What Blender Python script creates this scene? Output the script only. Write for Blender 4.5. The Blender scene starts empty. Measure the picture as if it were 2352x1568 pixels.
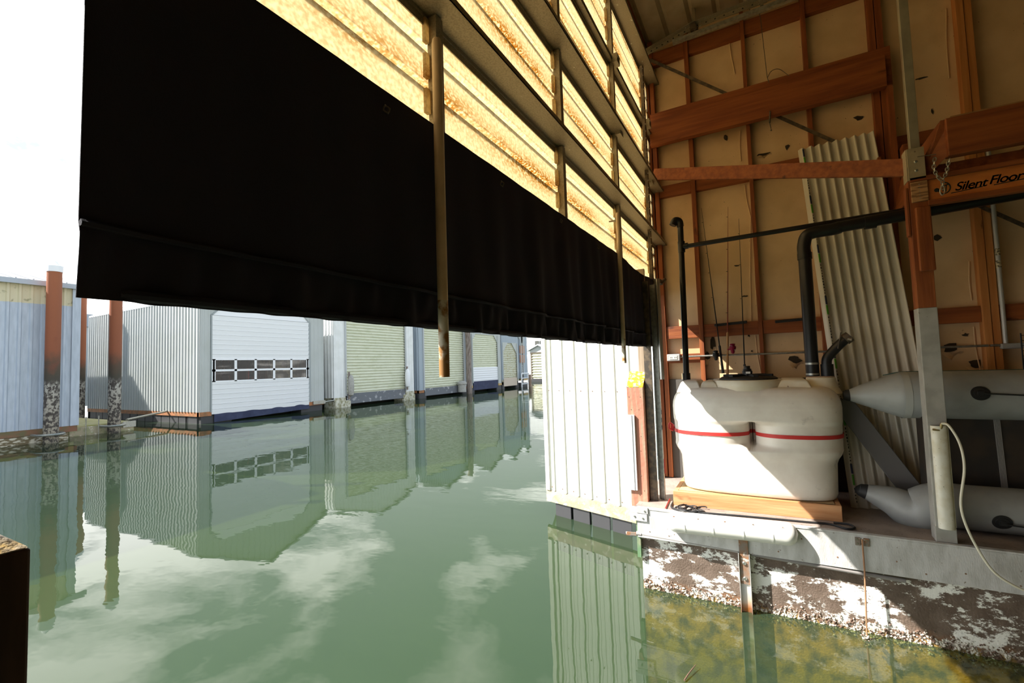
import bpy, bmesh, math, random
from mathutils import Vector, Matrix, noise
random.seed(7)
S = bpy.context.scene
COL = S.collection
# ---------------------------------------------------------------- camera
f = 1050.; CX = 1176; CY = 784; EYE = Vector((0, 0, 2.2))
ya = math.radians(29.08); ro = math.atan(.032); pt = math.atan((842-CY)/f*math.cos(ro))
FW = Vector((math.cos(ya)*math.cos(pt), math.sin(ya)*math.cos(pt), math.sin(pt)))
R0 = Vector((math.sin(ya), -math.cos(ya), 0)); U0 = R0.cross(FW)
RT = math.cos(ro)*R0-math.sin(ro)*U0; UP = math.sin(ro)*R0+math.cos(ro)*U0
cam = bpy.data.objects.new('camera', bpy.data.cameras.new('camera')); COL.objects.link(cam)
cam.data.sensor_width = 36; cam.data.lens = 36*f/2352; cam.data.clip_start = .05; cam.data.clip_end = 600
mw = Matrix((( RT.x, UP.x, -FW.x, EYE.x), (RT.y, UP.y, -FW.y, EYE.y), (RT.z, UP.z, -FW.z, EYE.z), (0, 0, 0, 1)))
cam.matrix_world = mw; S.camera = cam
# ---------------------------------------------------------------- colour management
S.view_settings.view_transform = 'Standard'; S.view_settings.look = 'None'
S.view_settings.gamma = 1; S.view_settings.exposure = 0.0; S.view_settings.use_curve_mapping = False
# ---------------------------------------------------------------- sun
SUN = Vector((1.34, -2.17, -2.42)).normalized()
sl = bpy.data.lights.new('sun', 'SUN'); sl.energy = 13.0; sl.angle = math.radians(.55); sl.color = (1, .955, .88)
so = bpy.data.objects.new('sun', sl); COL.objects.link(so); so.location = (-10, 20, 30)
so.rotation_euler = SUN.to_track_quat('-Z', 'Y').to_euler()
# ---------------------------------------------------------------- sky with clouds
W = bpy.data.worlds.new('sky'); S.world = W; W.use_nodes = True
nt = W.node_tree; N = nt.nodes; L = nt.links; N.clear()
def nd(t, **k):
    n = N.new(t)
    for a, b in k.items(): setattr(n, a, b)
    return n
tc = nd('ShaderNodeTexCoord'); sp = nd('ShaderNodeSeparateXYZ'); L.new(tc.outputs['Generated'], sp.inputs[0])
zm = nd('ShaderNodeMath', operation='MAXIMUM'); L.new(sp.outputs[2], zm.inputs[0]); zm.inputs[1].default_value = 0
za = nd('ShaderNodeMath', operation='ADD'); L.new(zm.outputs[0], za.inputs[0]); za.inputs[1].default_value = .10
dx = nd('ShaderNodeMath', operation='DIVIDE'); L.new(sp.outputs[0], dx.inputs[0]); L.new(za.outputs[0], dx.inputs[1])
dy = nd('ShaderNodeMath', operation='DIVIDE'); L.new(sp.outputs[1], dy.inputs[0]); L.new(za.outputs[0], dy.inputs[1])
cb = nd('ShaderNodeCombineXYZ'); L.new(dx.outputs[0], cb.inputs[0]); L.new(dy.outputs[0], cb.inputs[1])
mp = nd('ShaderNodeMapping'); mp.inputs['Location'].default_value = (0.4, 5.1, 0); L.new(cb.outputs[0], mp.inputs[0])
nz = nd('ShaderNodeTexNoise'); nz.inputs['Scale'].default_value = 1.5; nz.inputs['Detail'].default_value = 7; nz.inputs['Roughness'].default_value = .55; nz.inputs['Distortion'].default_value = .35
L.new(mp.outputs[0], nz.inputs['Vector'])
cr = nd('ShaderNodeValToRGB'); cr.color_ramp.elements[0].position = .53; cr.color_ramp.elements[1].position = .66; dt = nd('ShaderNodeVectorMath', operation='DOT_PRODUCT'); L.new(tc.outputs['Generated'], dt.inputs[0]); dt.inputs[1].default_value = Vector((.30, .95, .26)).normalized()
bm_ = nd('ShaderNodeMapRange'); bm_.inputs['From Min'].default_value = .86; bm_.inputs['From Max'].default_value = .99; bm_.inputs['To Max'].default_value = .16; L.new(dt.outputs['Value'], bm_.inputs['Value'])
ad = nd('ShaderNodeMath', operation='ADD'); L.new(nz.outputs[0], ad.inputs[0]); L.new(bm_.outputs[0], ad.inputs[1]); L.new(ad.outputs[0], cr.inputs[0])
gr = nd('ShaderNodeValToRGB'); e = gr.color_ramp.elements
e[0].position = 0; e[0].color = (1.0, 1.0, 1.0, 1); e[1].position = 1; e[1].color = (.12, .24, .42, 1)
e2 = gr.color_ramp.elements.new(.36); e2.color = (.80, .90, 1.0, 1)
e3 = gr.color_ramp.elements.new(.58); e3.color = (.46, .70, .94, 1)
L.new(sp.outputs[2], gr.inputs[0])
gm = nd('ShaderNodeVectorMath', operation='SCALE'); gm.inputs['Scale'].default_value = 1.15; L.new(gr.outputs[0], gm.inputs[0])
mx = nd('ShaderNodeMix', data_type='RGBA'); L.new(cr.outputs[0], mx.inputs[0]); L.new(gm.outputs[0], mx.inputs[6]); mx.inputs[7].default_value = (3.9, 3.85, 3.75, 1)
bg = nd('ShaderNodeBackground'); L.new(mx.outputs[2], bg.inputs[0]); bg.inputs[1].default_value = 1.0
wo = nd('ShaderNodeOutputWorld'); L.new(bg.outputs[0], wo.inputs[0])

# ================================================================ helpers
def ray(x, y): return FW+RT*((x-CX)/f)-UP*((y-CY)/f)
def on(x, y, ax, v):            # where the sight line through photo point (x, y) meets the real plane axis = v
    d = ray(x, y); t = (v-EYE[ax])/d[ax]; return EYE+d*t
WL = {}
def tag(o, label=None, cat=None, group=None, kind=None):
    if label: o['label'] = label
    if cat: o['category'] = cat
    if group: o['group'] = group
    if kind: o['kind'] = kind
    return o
def thing(name, loc, label, cat, group=None, kind=None):
    o = bpy.data.objects.new(name, None); COL.objects.link(o); o.location = Vector(loc); o.empty_display_size = .1
    WL[o.name] = Vector(loc); return tag(o, label, cat, group, kind)
SPLIT = {'slot', 'bolt', 'clip_plate', 'door_guide', 'sill_timber', 'nail', 'plate', 'rack_slot', 'hinge_plate', 'socket_slot', 'staple', 'rail_stub', 'screw', 'pipe_run', 'lid_rib', 'sensor_wire', 'roof', 'roof_rib', 'float_block', 'bracket_plate', 'hanger', 'cross_board', 'board', 'door_trim', 'track_channel', 'front_board', 'line_guide', 'slotted_angle_', 'moulded_line', 'window_frame_', 'film_crease', 'loop', 'hook', 'cam_cap_', 'green_print', 'navy_print', 'lettering_'}
class MB:
    def __init__(s): s.v = []; s.f = []
    def add(s, vs, fs):
        n = len(s.v); s.v += [Vector(v) for v in vs]; s.f += [tuple(i+n for i in q) for q in fs]; return s
    def box(s, a, b):
        x0, y0, z0 = [min(p, q) for p, q in zip(a, b)]; x1, y1, z1 = [max(p, q) for p, q in zip(a, b)]
        return s.add([(x0,y0,z0),(x1,y0,z0),(x1,y1,z0),(x0,y1,z0),(x0,y0,z1),(x1,y0,z1),(x1,y1,z1),(x0,y1,z1)],
                     [(0,3,2,1),(4,5,6,7),(0,1,5,4),(1,2,6,5),(2,3,7,6),(3,0,4,7)])
    def bar(s, p, q, w, h, up=(0,0,1)):   # rectangular bar from p to q
        p = Vector(p); q = Vector(q); d = (q-p).normalized(); u = Vector(up)
        a = d.cross(u).normalized()*w/2; b = a.cross(d).normalized()*h/2
        vs = [p-a-b, p+a-b, p+a+b, p-a+b, q-a-b, q+a-b, q+a+b, q-a+b]
        return s.add(vs, [(0,1,2,3),(7,6,5,4),(0,4,5,1),(1,5,6,2),(2,6,7,3),(3,7,4,0)])
    def hexa(s, q0, q1):                  # two quads (lists of four) joined
        return s.add(list(q0)+list(q1), [(0,3,2,1),(4,5,6,7),(0,1,5,4),(1,2,6,5),(2,3,7,6),(3,0,4,7)])
    def prism(s, poly, d):
        n = len(poly); d = Vector(d); vs = [Vector(p) for p in poly]+[Vector(p)+d for p in poly]
        return s.add(vs, [tuple(range(n))[::-1], tuple(range(n, 2*n))]+[(i, (i+1) % n, n+(i+1) % n, n+i) for i in range(n)])
    def tube(s, pts, r, n=12, cap=True):
        pts = [Vector(p) for p in pts]; rs = r if isinstance(r, (list, tuple)) else [r]*len(pts)
        t = (pts[1]-pts[0]).normalized(); a = t.orthogonal().normalized(); vs = []; fs = []
        for i, p in enumerate(pts):
            t2 = (pts[min(i+1, len(pts)-1)]-pts[max(i-1, 0)]).normalized()
            a = (a-t2*a.dot(t2)).normalized(); b = t2.cross(a)
            for k in range(n):
                w = 2*math.pi*k/n; vs.append(p+(a*math.cos(w)+b*math.sin(w))*rs[i])
        for i in range(len(pts)-1):
            for k in range(n):
                k2 = (k+1) % n; fs.append((i*n+k, i*n+k2, (i+1)*n+k2, (i+1)*n+k))
        if cap: fs += [tuple(range(n))[::-1], tuple(range((len(pts)-1)*n, len(pts)*n))]
        return s.add(vs, fs)
    def lathe(s, c, prof, n=24, ax=(0,0,1)):
        ax = Vector(ax).normalized(); c = Vector(c)
        return s.tube2([c+ax*h for r, h in prof], [max(r, .0005) for r, h in prof], ax, n)
    def tube2(s, pts, rs, ax, n):
        a = ax.orthogonal().normalized(); b = ax.cross(a); vs = []; fs = []
        for p, r in zip(pts, rs):
            for k in range(n):
                w = 2*math.pi*k/n; vs.append(p+(a*math.cos(w)+b*math.sin(w))*r)
        for i in range(len(pts)-1):
            for k in range(n):
                k2 = (k+1) % n; fs.append((i*n+k, i*n+k2, (i+1)*n+k2, (i+1)*n+k))
        fs += [tuple(range(n))[::-1], tuple(range((len(pts)-1)*n, len(pts)*n))]
        return s.add(vs, fs)
    def grid(s, fn, nu, nv, th=0, off=None):   # fn(u,v)->point ; th = thickness along off
        vs = [Vector(fn(i/nu, j/nv)) for j in range(nv+1) for i in range(nu+1)]
        w = nu+1; fs = [(j*w+i, j*w+i+1, (j+1)*w+i+1, (j+1)*w+i) for j in range(nv) for i in range(nu)]
        if th:
            o = Vector(off)*th; m = len(vs); vs += [p+o for p in vs]
            fs += [tuple(m+i for i in q[::-1]) for q in fs]
            rim = [i for i in range(nu+1)]+[j*w+nu for j in range(1, nv+1)]+[nv*w+i for i in range(nu-1, -1, -1)]+[j*w for j in range(nv-1, 0, -1)]
            fs += [(rim[(k+1) % len(rim)], rim[k], m+rim[k], m+rim[(k+1) % len(rim)]) for k in range(len(rim))]
        return s.add(vs, fs)
    def pieces(s):
        par = list(range(len(s.v)))
        def fd_(i):
            while par[i] != i: par[i] = par[par[i]]; i = par[i]
            return i
        for q in s.f:
            for j in q[1:]: par[fd_(j)] = fd_(q[0])
        out = {}
        for q in s.f: out.setdefault(fd_(q[0]), []).append(q)
        res = []
        for fs_ in out.values():
            ix = {}; m_ = MB()
            for q in fs_:
                for j in q:
                    if j not in ix: ix[j] = len(m_.v); m_.v.append(s.v[j])
                m_.f.append(tuple(ix[j] for j in q))
            res.append(m_)
        return res
    def build(s, name, m, parent=None, **k):
        if name in SPLIT and parent is not None and k.get('kind') != 'stuff':
            ps = s.pieces()
            if 1 < len(ps) <= 100:
                for p_ in ps: o_ = p_._build(name, m, parent, **k)
                return o_
        return s._build(name, m, parent, **k)
    def _build(s, name, m, parent=None, smooth=False, label=None, cat=None, group=None, kind=None, bevel=0, angle=40):
        me = bpy.data.meshes.new(name); base = Vector((0, 0, 0))
        if parent is None and s.v:
            xs = [v.x for v in s.v]; ys = [v.y for v in s.v]; zs = [v.z for v in s.v]
            base = Vector(((min(xs)+max(xs))/2, (min(ys)+max(ys))/2, min(zs)))
        me.from_pydata([v-base for v in s.v], [], s.f); me.update()
        b = bmesh.new(); b.from_mesh(me); bmesh.ops.recalc_face_normals(b, faces=b.faces)
        b.to_mesh(me); b.free()
        if smooth:
            me.polygons.foreach_set('use_smooth', [True]*len(me.polygons)); me.update()
            try: me.set_sharp_from_angle(angle=math.radians(angle))
            except Exception: pass
        o = bpy.data.objects.new(name, me); COL.objects.link(o); me.materials.append(m)
        if parent is None: o.location = base; WL[o.name] = base
        else:
            o.parent = parent; o.matrix_parent_inverse = Matrix.Translation(-WL[parent.name]); WL[o.name] = Vector((0, 0, 0))
        if bevel:
            md = o.modifiers.new('bevel', 'BEVEL'); md.width = bevel; md.segments = 2; md.limit_method = 'ANGLE'
        return tag(o, label, cat, group, kind)
def bez(pts, n=8):                     # smooth curve through points (Catmull-Rom)
    P = [Vector(p) for p in pts]; P = [2*P[0]-P[1]]+P+[2*P[-1]-P[-2]]; out = []
    for i in range(1, len(P)-2):
        for k in range(n):
            t = k/n; a, b, c, d = P[i-1:i+3]
            out.append(.5*((2*b)+(c-a)*t+(2*a-5*b+4*c-d)*t*t+(3*b-a-3*c+d)*t**3))
    out.append(P[-2]); return out

# ---------------------------------------------------------------- materials
def mat(name, c, r=.6, m=0, c2=None, sc=4, st=(1,1,1), lo=.42, hi=.62, c3=None, sc3=30, st3=(1,1,1), lo3=.62, hi3=.68, bump=0, bsc=60, bst=(1,1,1), spec=.5, zr=None, det3=3, rough3=.5, abovez=None):
    M = bpy.data.materials.new(name); M.use_nodes = True; t = M.node_tree; n = t.nodes; l = t.links; n.clear()
    out = n.new('ShaderNodeOutputMaterial'); p = n.new('ShaderNodeBsdfPrincipled'); l.new(p.outputs[0], out.inputs[0])
    p.inputs['Roughness'].default_value = r; p.inputs['Metallic'].default_value = m; p.inputs['Specular IOR Level'].default_value = spec
    g = n.new('ShaderNodeNewGeometry')
    def nz(scale, stretch, det=5, rgh=.5):
        mp = n.new('ShaderNodeMapping'); mp.inputs['Scale'].default_value = stretch; l.new(g.outputs['Position'], mp.inputs[0])
        q = n.new('ShaderNodeTexNoise'); q.inputs['Scale'].default_value = scale; q.inputs['Detail'].default_value = det; q.inputs['Roughness'].default_value = rgh; l.new(mp.outputs[0], q.inputs['Vector']); return q.outputs[0]
    def ramp(src, lo, hi):
        q = n.new('ShaderNodeMapRange'); q.inputs['From Min'].default_value = lo; q.inputs['From Max'].default_value = hi; l.new(src, q.inputs['Value']); return q.outputs[0]
    def mix(fac, a, b):
        q = n.new('ShaderNodeMix'); q.data_type = 'RGBA'; l.new(fac, q.inputs[0])
        for s_, k in ((a, 6), (b, 7)):
            if isinstance(s_, tuple): q.inputs[k].default_value = (*s_, 1)
            else: l.new(s_, q.inputs[k])
        return q.outputs[2]
    col = c
    if zr:                              # growth bands with height: list of (z, colour); edges broken up by noise
        sx = n.new('ShaderNodeSeparateXYZ'); l.new(g.outputs['Position'], sx.inputs[0])
        ns = nz(6, (1, 1, .5)); ad = n.new('ShaderNodeMath'); ad.operation = 'MULTIPLY_ADD'; l.new(ns, ad.inputs[0]); ad.inputs[1].default_value = zr['n']; l.new(sx.outputs[2], ad.inputs[2])
        mr = n.new('ShaderNodeMapRange'); z0 = zr['b'][0][0]; z1 = zr['b'][-1][0]; mr.inputs['From Min'].default_value = z0; mr.inputs['From Max'].default_value = z1; l.new(ad.outputs[0], mr.inputs['Value'])
        cr = n.new('ShaderNodeValToRGB'); els = cr.color_ramp.elements
        for i, (z, k) in enumerate(zr['b']):
            e = els[i] if i < 2 else els.new((z-z0)/(z1-z0))
            if i < 2: e.position = (z-z0)/(z1-z0)
            e.color = (*k, 1)
        l.new(mr.outputs[0], cr.inputs[0]); col = cr.outputs[0]
    if c2: col = mix(ramp(nz(sc, st), lo, hi), col, c2)
    if c3:
        fac3 = ramp(nz(sc3, st3, det3, rough3), lo3, hi3)
        if abovez:                      # chips only show above the growth line
            s2 = n.new('ShaderNodeSeparateXYZ'); l.new(g.outputs['Position'], s2.inputs[0]); q2 = ramp(s2.outputs[2], *abovez)
            mm = n.new('ShaderNodeMath'); mm.operation = 'MULTIPLY'; l.new(fac3, mm.inputs[0]); l.new(q2, mm.inputs[1]); fac3 = mm.outputs[0]
        col = mix(fac3, col, c3)
    if isinstance(col, tuple): p.inputs['Base Color'].default_value = (*col, 1)
    else: l.new(col, p.inputs['Base Color'])
    if bump:
        b = n.new('ShaderNodeBump'); b.inputs['Strength'].default_value = bump; b.inputs['Distance'].default_value = .01; l.new(nz(bsc, bst), b.inputs['Height']); l.new(b.outputs[0], p.inputs['Normal'])
    return M
def wood(name, a, b, ax, **k):
    st = [14, 14, 14]; st[ax] = 1.0
    return mat(name, a, k.pop('r', .65), c2=b, sc=1.6, st=tuple(st), lo=.35, hi=.68, c3=k.pop('c3', None) or tuple(x*.45 for x in b), sc3=7, st3=tuple(.45 if i == ax else 1.4 for i in range(3)), lo3=.69, hi3=.76, bump=.25, bsc=3, bst=tuple(s_*1.5 for s_ in st), **k)
RA, RB = (.33, .092, .020), (.20, .045, .010)
WX = wood('red_fir_x', RA, RB, 0); WY = wood('red_fir_y', RA, RB, 1); WZ = wood('red_fir_z', RA, RB, 2)
WYL = wood('light_fir_y', (.74, .40, .19), (.58, .26, .10), 1); WZL = wood('light_fir_z', (.62, .27, .08), (.48, .17, .04), 2)
GALV = mat('galvanised', (.42, .42, .38), .42, .75, c2=(.30, .30, .27), sc=30, bump=.05)
GALVW = mat('galvanised_warm', (.36, .31, .22), .5, .5, c2=(.27, .23, .16), sc=120, c3=(.60, .56, .46), sc3=18, lo3=.72, hi3=.75)
STEELD = mat('dark_steel', (.10, .085, .07), .5, .6, c2=(.2, .15, .1), sc=20)
RUST = mat('rusty_steel', (.27, .22, .18), .75, .3, c2=(.32, .16, .08), sc=16, c3=(.6, .56, .5), sc3=30, lo3=.6, hi3=.66)
BLK = mat('black_plastic', (.012, .012, .013), .35); BLKR = mat('black_rubber', (.018, .018, .02), .6)
FAB = mat('black_canvas', (.021, .019, .029), .8, spec=.25, bump=.3, bsc=300)
NAVY = mat('navy_skirt', (.028, .035, .085), .75, c2=(.04, .05, .11), sc=3)
BARR = mat('vapour_barrier', (.80, .575, .34), .38, c2=(.68, .47, .26), sc=2.2, c3=(.16, .10, .05), sc3=42, lo3=.735, hi3=.76, bump=.55, bsc=4)
HOLE = mat('torn_hole', (.05, .035, .02), .9); TORN = mat('torn_film', (.74, .53, .31), .5, bump=.6, bsc=20)
CEIL = mat('ceiling_sheet', (.42, .35, .24), .45, .1, c2=(.33, .27, .17), sc=3)
PALE = mat('pale_plastic', (.80, .77, .68), .4); TANK = mat('tank_plastic', (.88, .82, .73), .38, c2=(.80, .73, .64), sc=5, c3=(.50, .45, .40), sc3=9, lo3=.66, hi3=.80, bump=.05, bsc=12)
TANKTOP = mat('tank_top_plastic', (.86, .80, .66), .45, c2=(.78, .69, .52), sc=6, c3=(.20, .09, .03), sc3=22, lo3=.70, hi3=.74)
RED = mat('red_strap', (.62, .035, .03), .55); GREYP = mat('grey_paint', (.42, .41, .38), .55, c2=(.34, .33, .30), sc=9, c3=(.25, .22, .18), sc3=40, lo3=.70, hi3=.73)
DECKM = mat('deck_paint', (.36, .29, .25), .75, c2=(.27, .22, .19), sc=6, c3=(.15, .11, .09), sc3=50, lo3=.66, hi3=.7, bump=.3, bsc=120)
FASM = mat('fascia_paint', (.62, .61, .60), .6, c2=(.50, .49, .47), sc=5, st=(1, 3, 1), c3=(.22, .17, .13), sc3=38, lo3=.70, hi3=.735, bump=.2, bsc=40, bst=(1, 4, 1))
HYP = mat('inflatable_fabric', (.36, .375, .37), .45, c2=(.31, .32, .315), sc=6, bump=.35, bsc=9, bst=(1, .6, 1))
FENM = mat('fender_vinyl', (.86, .85, .80), .3); SHEETM = mat('corrugated_plastic', (.66, .61, .51), .22, c2=(.60, .55, .45), sc=3)
SLEEVE = mat('vinyl_sleeve', (.78, .76, .66), .45, c2=(.68, .64, .50), sc=12, c3=(.3, .27, .2), sc3=60, lo3=.7, hi3=.73)
HOSE = mat('clear_hose', (.72, .68, .55), .2)
FLOATM = mat('float_coating', (.15, .10, .07), .7, c2=(.18, .13, .1), sc=8, c3=(.93, .92, .87), sc3=4.2, st3=(1, .8, 1.6), lo3=.512, hi3=.535, det3=15, rough3=.78, abovez=(.02, .07), bump=.5, bsc=70,
    zr=dict(n=.10, b=[(-.9, (.16, .16, .04)), (-.40, (.55, .38, .07)), (-.05, (.85, .50, .10)), (.04, (.50, .32, .06)), (.10, (.26, .12, .05)), (.16, (.13, .09, .065)), (1, (.14, .10, .08))]))
PILEM = mat('steel_pile', (.3, .1, .05), .65, c2=(.20, .05, .025), sc=2, lo=.6, hi=.9, c3=(.05, .04, .035), sc3=9, st3=(1, 1, .8), lo3=.47, hi3=.52, det3=10, rough3=.7, abovez=(2.5, 2.1), bump=.4, bsc=30,
    zr=dict(n=.5, b=[(-1, (.05, .06, .02)), (.5, (.30, .26, .20)), (2.3, (.40, .38, .34)), (2.5, (.05, .045, .03)), (3.1, (.085, .05, .03)), (3.6, (.26, .075, .03)), (7.5, (.34, .105, .04))]))
BARN = mat('barnacles', (.72, .68, .60), .8, c2=(.16, .10, .07), sc=30, lo=.45, hi=.55, bump=.5, bsc=60)
BLUEG = mat('weathered_galv_wall', (.50, .56, .66), .5, .15, c2=(.42, .48, .57), sc=3, st=(4, 4, .6), lo=.35, hi=.65)
GREYS = mat('grey_siding', (.49, .515, .51), .5, c2=(.46, .485, .47), sc=1); WHITEM = mat('white_siding', (.83, .84, .84), .5, c2=(.77, .78, .77), sc=2)
CREAMS = mat('cream_siding', (.66, .60, .42), .6, c2=(.36, .33, .2), sc=2, st=(2, 2, 2), lo=.58, hi=.66)
ROLL = mat('roll_door', (.70, .71, .56), .5, c2=(.58, .60, .42), sc=2.2, st=(1, 1, 3), lo=.45, hi=.8, c3=(.36, .38, .22), sc3=14, lo3=.66, hi3=.74)
ROLLD = mat('roll_door_dirty', (.62, .62, .50), .5, c2=(.42, .34, .12), sc=3, st=(1, 1, 4), lo=.50, hi=.7)
WDOOR = mat('white_door', (.86, .87, .90), .4); SKIRT = mat('grey_skirt', (.16, .17, .19), .8, c2=(.38, .38, .4), sc=3, lo=.58, hi=.62)
DFLOAT = mat('black_float', (.045, .045, .05), .55); CONC = mat('stained_float', (.62, .60, .50), .8, c2=(.3, .28, .16), sc=6)
MOSS = mat('mossy_timber', (.50, .43, .30), .85, c2=(.37, .36, .21), sc=7, lo=.45, hi=.6, c3=(.75, .70, .58), sc3=9, lo3=.6, hi3=.66, bump=.5, bsc=40)
WALKM = mat('walkway_planks', (.48, .42, .22), .85, c2=(.36, .35, .12), sc=4); OLDW = mat('old_timber_pile', (.30, .25, .22), .9, c2=(.16, .12, .10), sc=5, st=(4, 4, .5), bump=.5, bsc=30)
ORNG = mat('orange_timber', (.42, .17, .07), .7, c2=(.26, .13, .06), sc=4); TIMB = mat('tan_block', (.55, .37, .16), .8)
WWALL = mat('off_white_metal', (.80, .81, .75), .4); CORNP = mat('corner_timber', (.50, .20, .13), .8, c2=(.40, .30, .2), sc=3, st=(10, 10, 1), lo=.45, hi=.65, bump=.3, bsc=30)
LICH = mat('yellow_lichen', (.42, .36, .26), .9, c2=(.85, .66, .02), sc=28, lo=.44, hi=.5, bump=.8, bsc=80); DPOST = mat('shaded_timber', (.07, .038, .026), .9, c2=(.04, .022, .015), sc=5, st=(8, 8, 1))  # the near post's timber is darkened for its shadow side
DTOP = mat('lichened_timber', (.34, .27, .17), .9, c2=(.55, .34, .06), sc=22, lo=.5, hi=.58, c3=(.2, .17, .13), sc3=30, lo3=.5, hi3=.6, bump=.7, bsc=60)
PRNT = mat('print_black', (.02, .02, .025), .6); PGRN = mat('print_green', (.10, .42, .03), .6); PNAV = mat('print_navy', (.03, .04, .10), .6); CORK = mat('cork', (.50, .27, .12), .8); REEL = mat('magenta_reel', (.28, .01, .05), .3, .4)
CHAINM = mat('chain_steel', (.50, .50, .46), .35, .85); MARO = mat('maroon_blank', (.30, .07, .05), .3)
ROOFW = mat('pale_roof', (.42, .44, .46), .5, .1); INSDK = mat('interior_shade', (.03, .028, .025), .9)
INSD = mat('dark_interior', (.07, .03, .02), .8, c2=(.30, .15, .08), sc=1.6, st=(3, 3, .5), lo=.55, hi=.6, c3=(.62, .58, .5), sc3=2.5, st3=(1.5, 1.5, .6), lo3=.6, hi3=.62)

def glass_mat(name, tint, rough=.02):
    M = bpy.data.materials.new(name); M.use_nodes = True; n = M.node_tree.nodes; l = M.node_tree.links; n.clear()
    o = n.new('ShaderNodeOutputMaterial'); t = n.new('ShaderNodeBsdfTransparent'); t.inputs[0].default_value = (*tint, 1)
    g = n.new('ShaderNodeBsdfGlossy'); g.inputs['Roughness'].default_value = rough; fr = n.new('ShaderNodeFresnel'); fr.inputs[0].default_value = 1.5
    m = n.new('ShaderNodeMixShader'); l.new(fr.outputs[0], m.inputs[0]); l.new(t.outputs[0], m.inputs[1]); l.new(g.outputs[0], m.inputs[2]); l.new(m.outputs[0], o.inputs[0]); return M
GLASS = glass_mat('window_glass', (.8, .8, .78))
def fibre_mat():
    M = bpy.data.materials.new('yellowed_fibreglass'); M.use_nodes = True; n = M.node_tree.nodes; l = M.node_tree.links; n.clear()
    o = n.new('ShaderNodeOutputMaterial'); g = n.new('ShaderNodeNewGeometry')
    def nz(sc, st, det=6):
        mp = n.new('ShaderNodeMapping'); mp.inputs['Scale'].default_value = st; l.new(g.outputs['Position'], mp.inputs[0])
        q = n.new('ShaderNodeTexNoise'); q.inputs['Scale'].default_value = sc; q.inputs['Detail'].default_value = det; l.new(mp.outputs[0], q.inputs['Vector']); return q.outputs[0]
    def rg(s_, lo, hi):
        q = n.new('ShaderNodeMapRange'); q.inputs['From Min'].default_value = lo; q.inputs['From Max'].default_value = hi; l.new(s_, q.inputs['Value']); return q.outputs[0]
    def mix(fac, a, b):
        q = n.new('ShaderNodeMix'); q.data_type = 'RGBA'; l.new(fac, q.inputs[0])
        for s_, k in ((a, 6), (b, 7)):
            if isinstance(s_, tuple): q.inputs[k].default_value = (*s_, 1)
            else: l.new(s_, q.inputs[k])
        return q.outputs[2]
    c = mix(rg(nz(60, (1, 1, 1)), .40, .62), (.84, .74, .54), (.68, .57, .38))
    # mould gathering along the folds: bands every .167 m in height, broken by fine noise
    sx = n.new('ShaderNodeSeparateXYZ'); l.new(g.outputs['Position'], sx.inputs[0])
    md = n.new('ShaderNodeMath'); md.operation = 'PINGPONG'; l.new(sx.outputs[2], md.inputs[0]); md.inputs[1].default_value = .168
    band = rg(md.outputs[0], .105, .02)
    dirt = rg(nz(70, (1, 1, 1.6), 8), .43, .54)
    dl = rg(nz(2.0, (1, 1, 2), 3), .34, .56)
    m1 = n.new('ShaderNodeMath'); m1.operation = 'MULTIPLY'; l.new(band, m1.inputs[0]); l.new(dirt, m1.inputs[1])
    m2 = n.new('ShaderNodeMath'); m2.operation = 'MULTIPLY'; l.new(m1.outputs[0], m2.inputs[0]); l.new(dl, m2.inputs[1])
    c = mix(m2.outputs[0], c, (.50, .28, .06))
    t = n.new('ShaderNodeBsdfTranslucent'); d = n.new('ShaderNodeBsdfDiffuse'); l.new(c, t.inputs[0]); l.new(c, d.inputs[0])
    m = n.new('ShaderNodeMixShader'); m.inputs[0].default_value = .22; l.new(t.outputs[0], m.inputs[1]); l.new(d.outputs[0], m.inputs[2]); l.new(m.outputs[0], o.inputs[0]); return M
FIBRE = fibre_mat()
def water_mat():
    M = bpy.data.materials.new('green_river_water'); M.use_nodes = True; n = M.node_tree.nodes; l = M.node_tree.links; n.clear()
    o = n.new('ShaderNodeOutputMaterial'); g = n.new('ShaderNodeNewGeometry')
    def nz(sc, st, det):
        mp = n.new('ShaderNodeMapping'); mp.inputs['Scale'].default_value = st; mp.inputs['Rotation'].default_value = (0, 0, math.radians(29)); l.new(g.outputs['Position'], mp.inputs[0])
        q = n.new('ShaderNodeTexNoise'); q.inputs['Scale'].default_value = sc; q.inputs['Detail'].default_value = det; l.new(mp.outputs[0], q.inputs['Vector']); return q.outputs[0]
    a = n.new('ShaderNodeMath'); a.operation = 'MULTIPLY_ADD'; l.new(nz(5, (1, .6, 1), 2), a.inputs[0]); a.inputs[1].default_value = .14; l.new(nz(1.1, (1, .5, 1), 2), a.inputs[2])
    b = n.new('ShaderNodeBump'); b.inputs['Strength'].default_value = 1; b.inputs['Distance'].default_value = .0055; l.new(a.outputs[0], b.inputs['Height'])
    gl = n.new('ShaderNodeBsdfGlossy'); gl.inputs['Roughness'].default_value = .012; l.new(b.outputs[0], gl.inputs['Normal'])
    fr = n.new('ShaderNodeFresnel'); fr.inputs[0].default_value = 1.36; l.new(b.outputs[0], fr.inputs['Normal'])
    t = n.new('ShaderNodeBsdfTransparent'); t.inputs[0].default_value = (.82, .84, .50, 1)
    d = n.new('ShaderNodeBsdfDiffuse'); d.inputs[0].default_value = (.056, .096, .056, 1)
    m0 = n.new('ShaderNodeMixShader'); m0.inputs[0].default_value = .37; l.new(t.outputs[0], m0.inputs[1]); l.new(d.outputs[0], m0.inputs[2])
    m = n.new('ShaderNodeMixShader'); l.new(fr.outputs[0], m.inputs[0]); l.new(m0.outputs[0], m.inputs[1]); l.new(gl.outputs[0], m.inputs[2]); l.new(m.outputs[0], o.inputs[0]); return M

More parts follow.
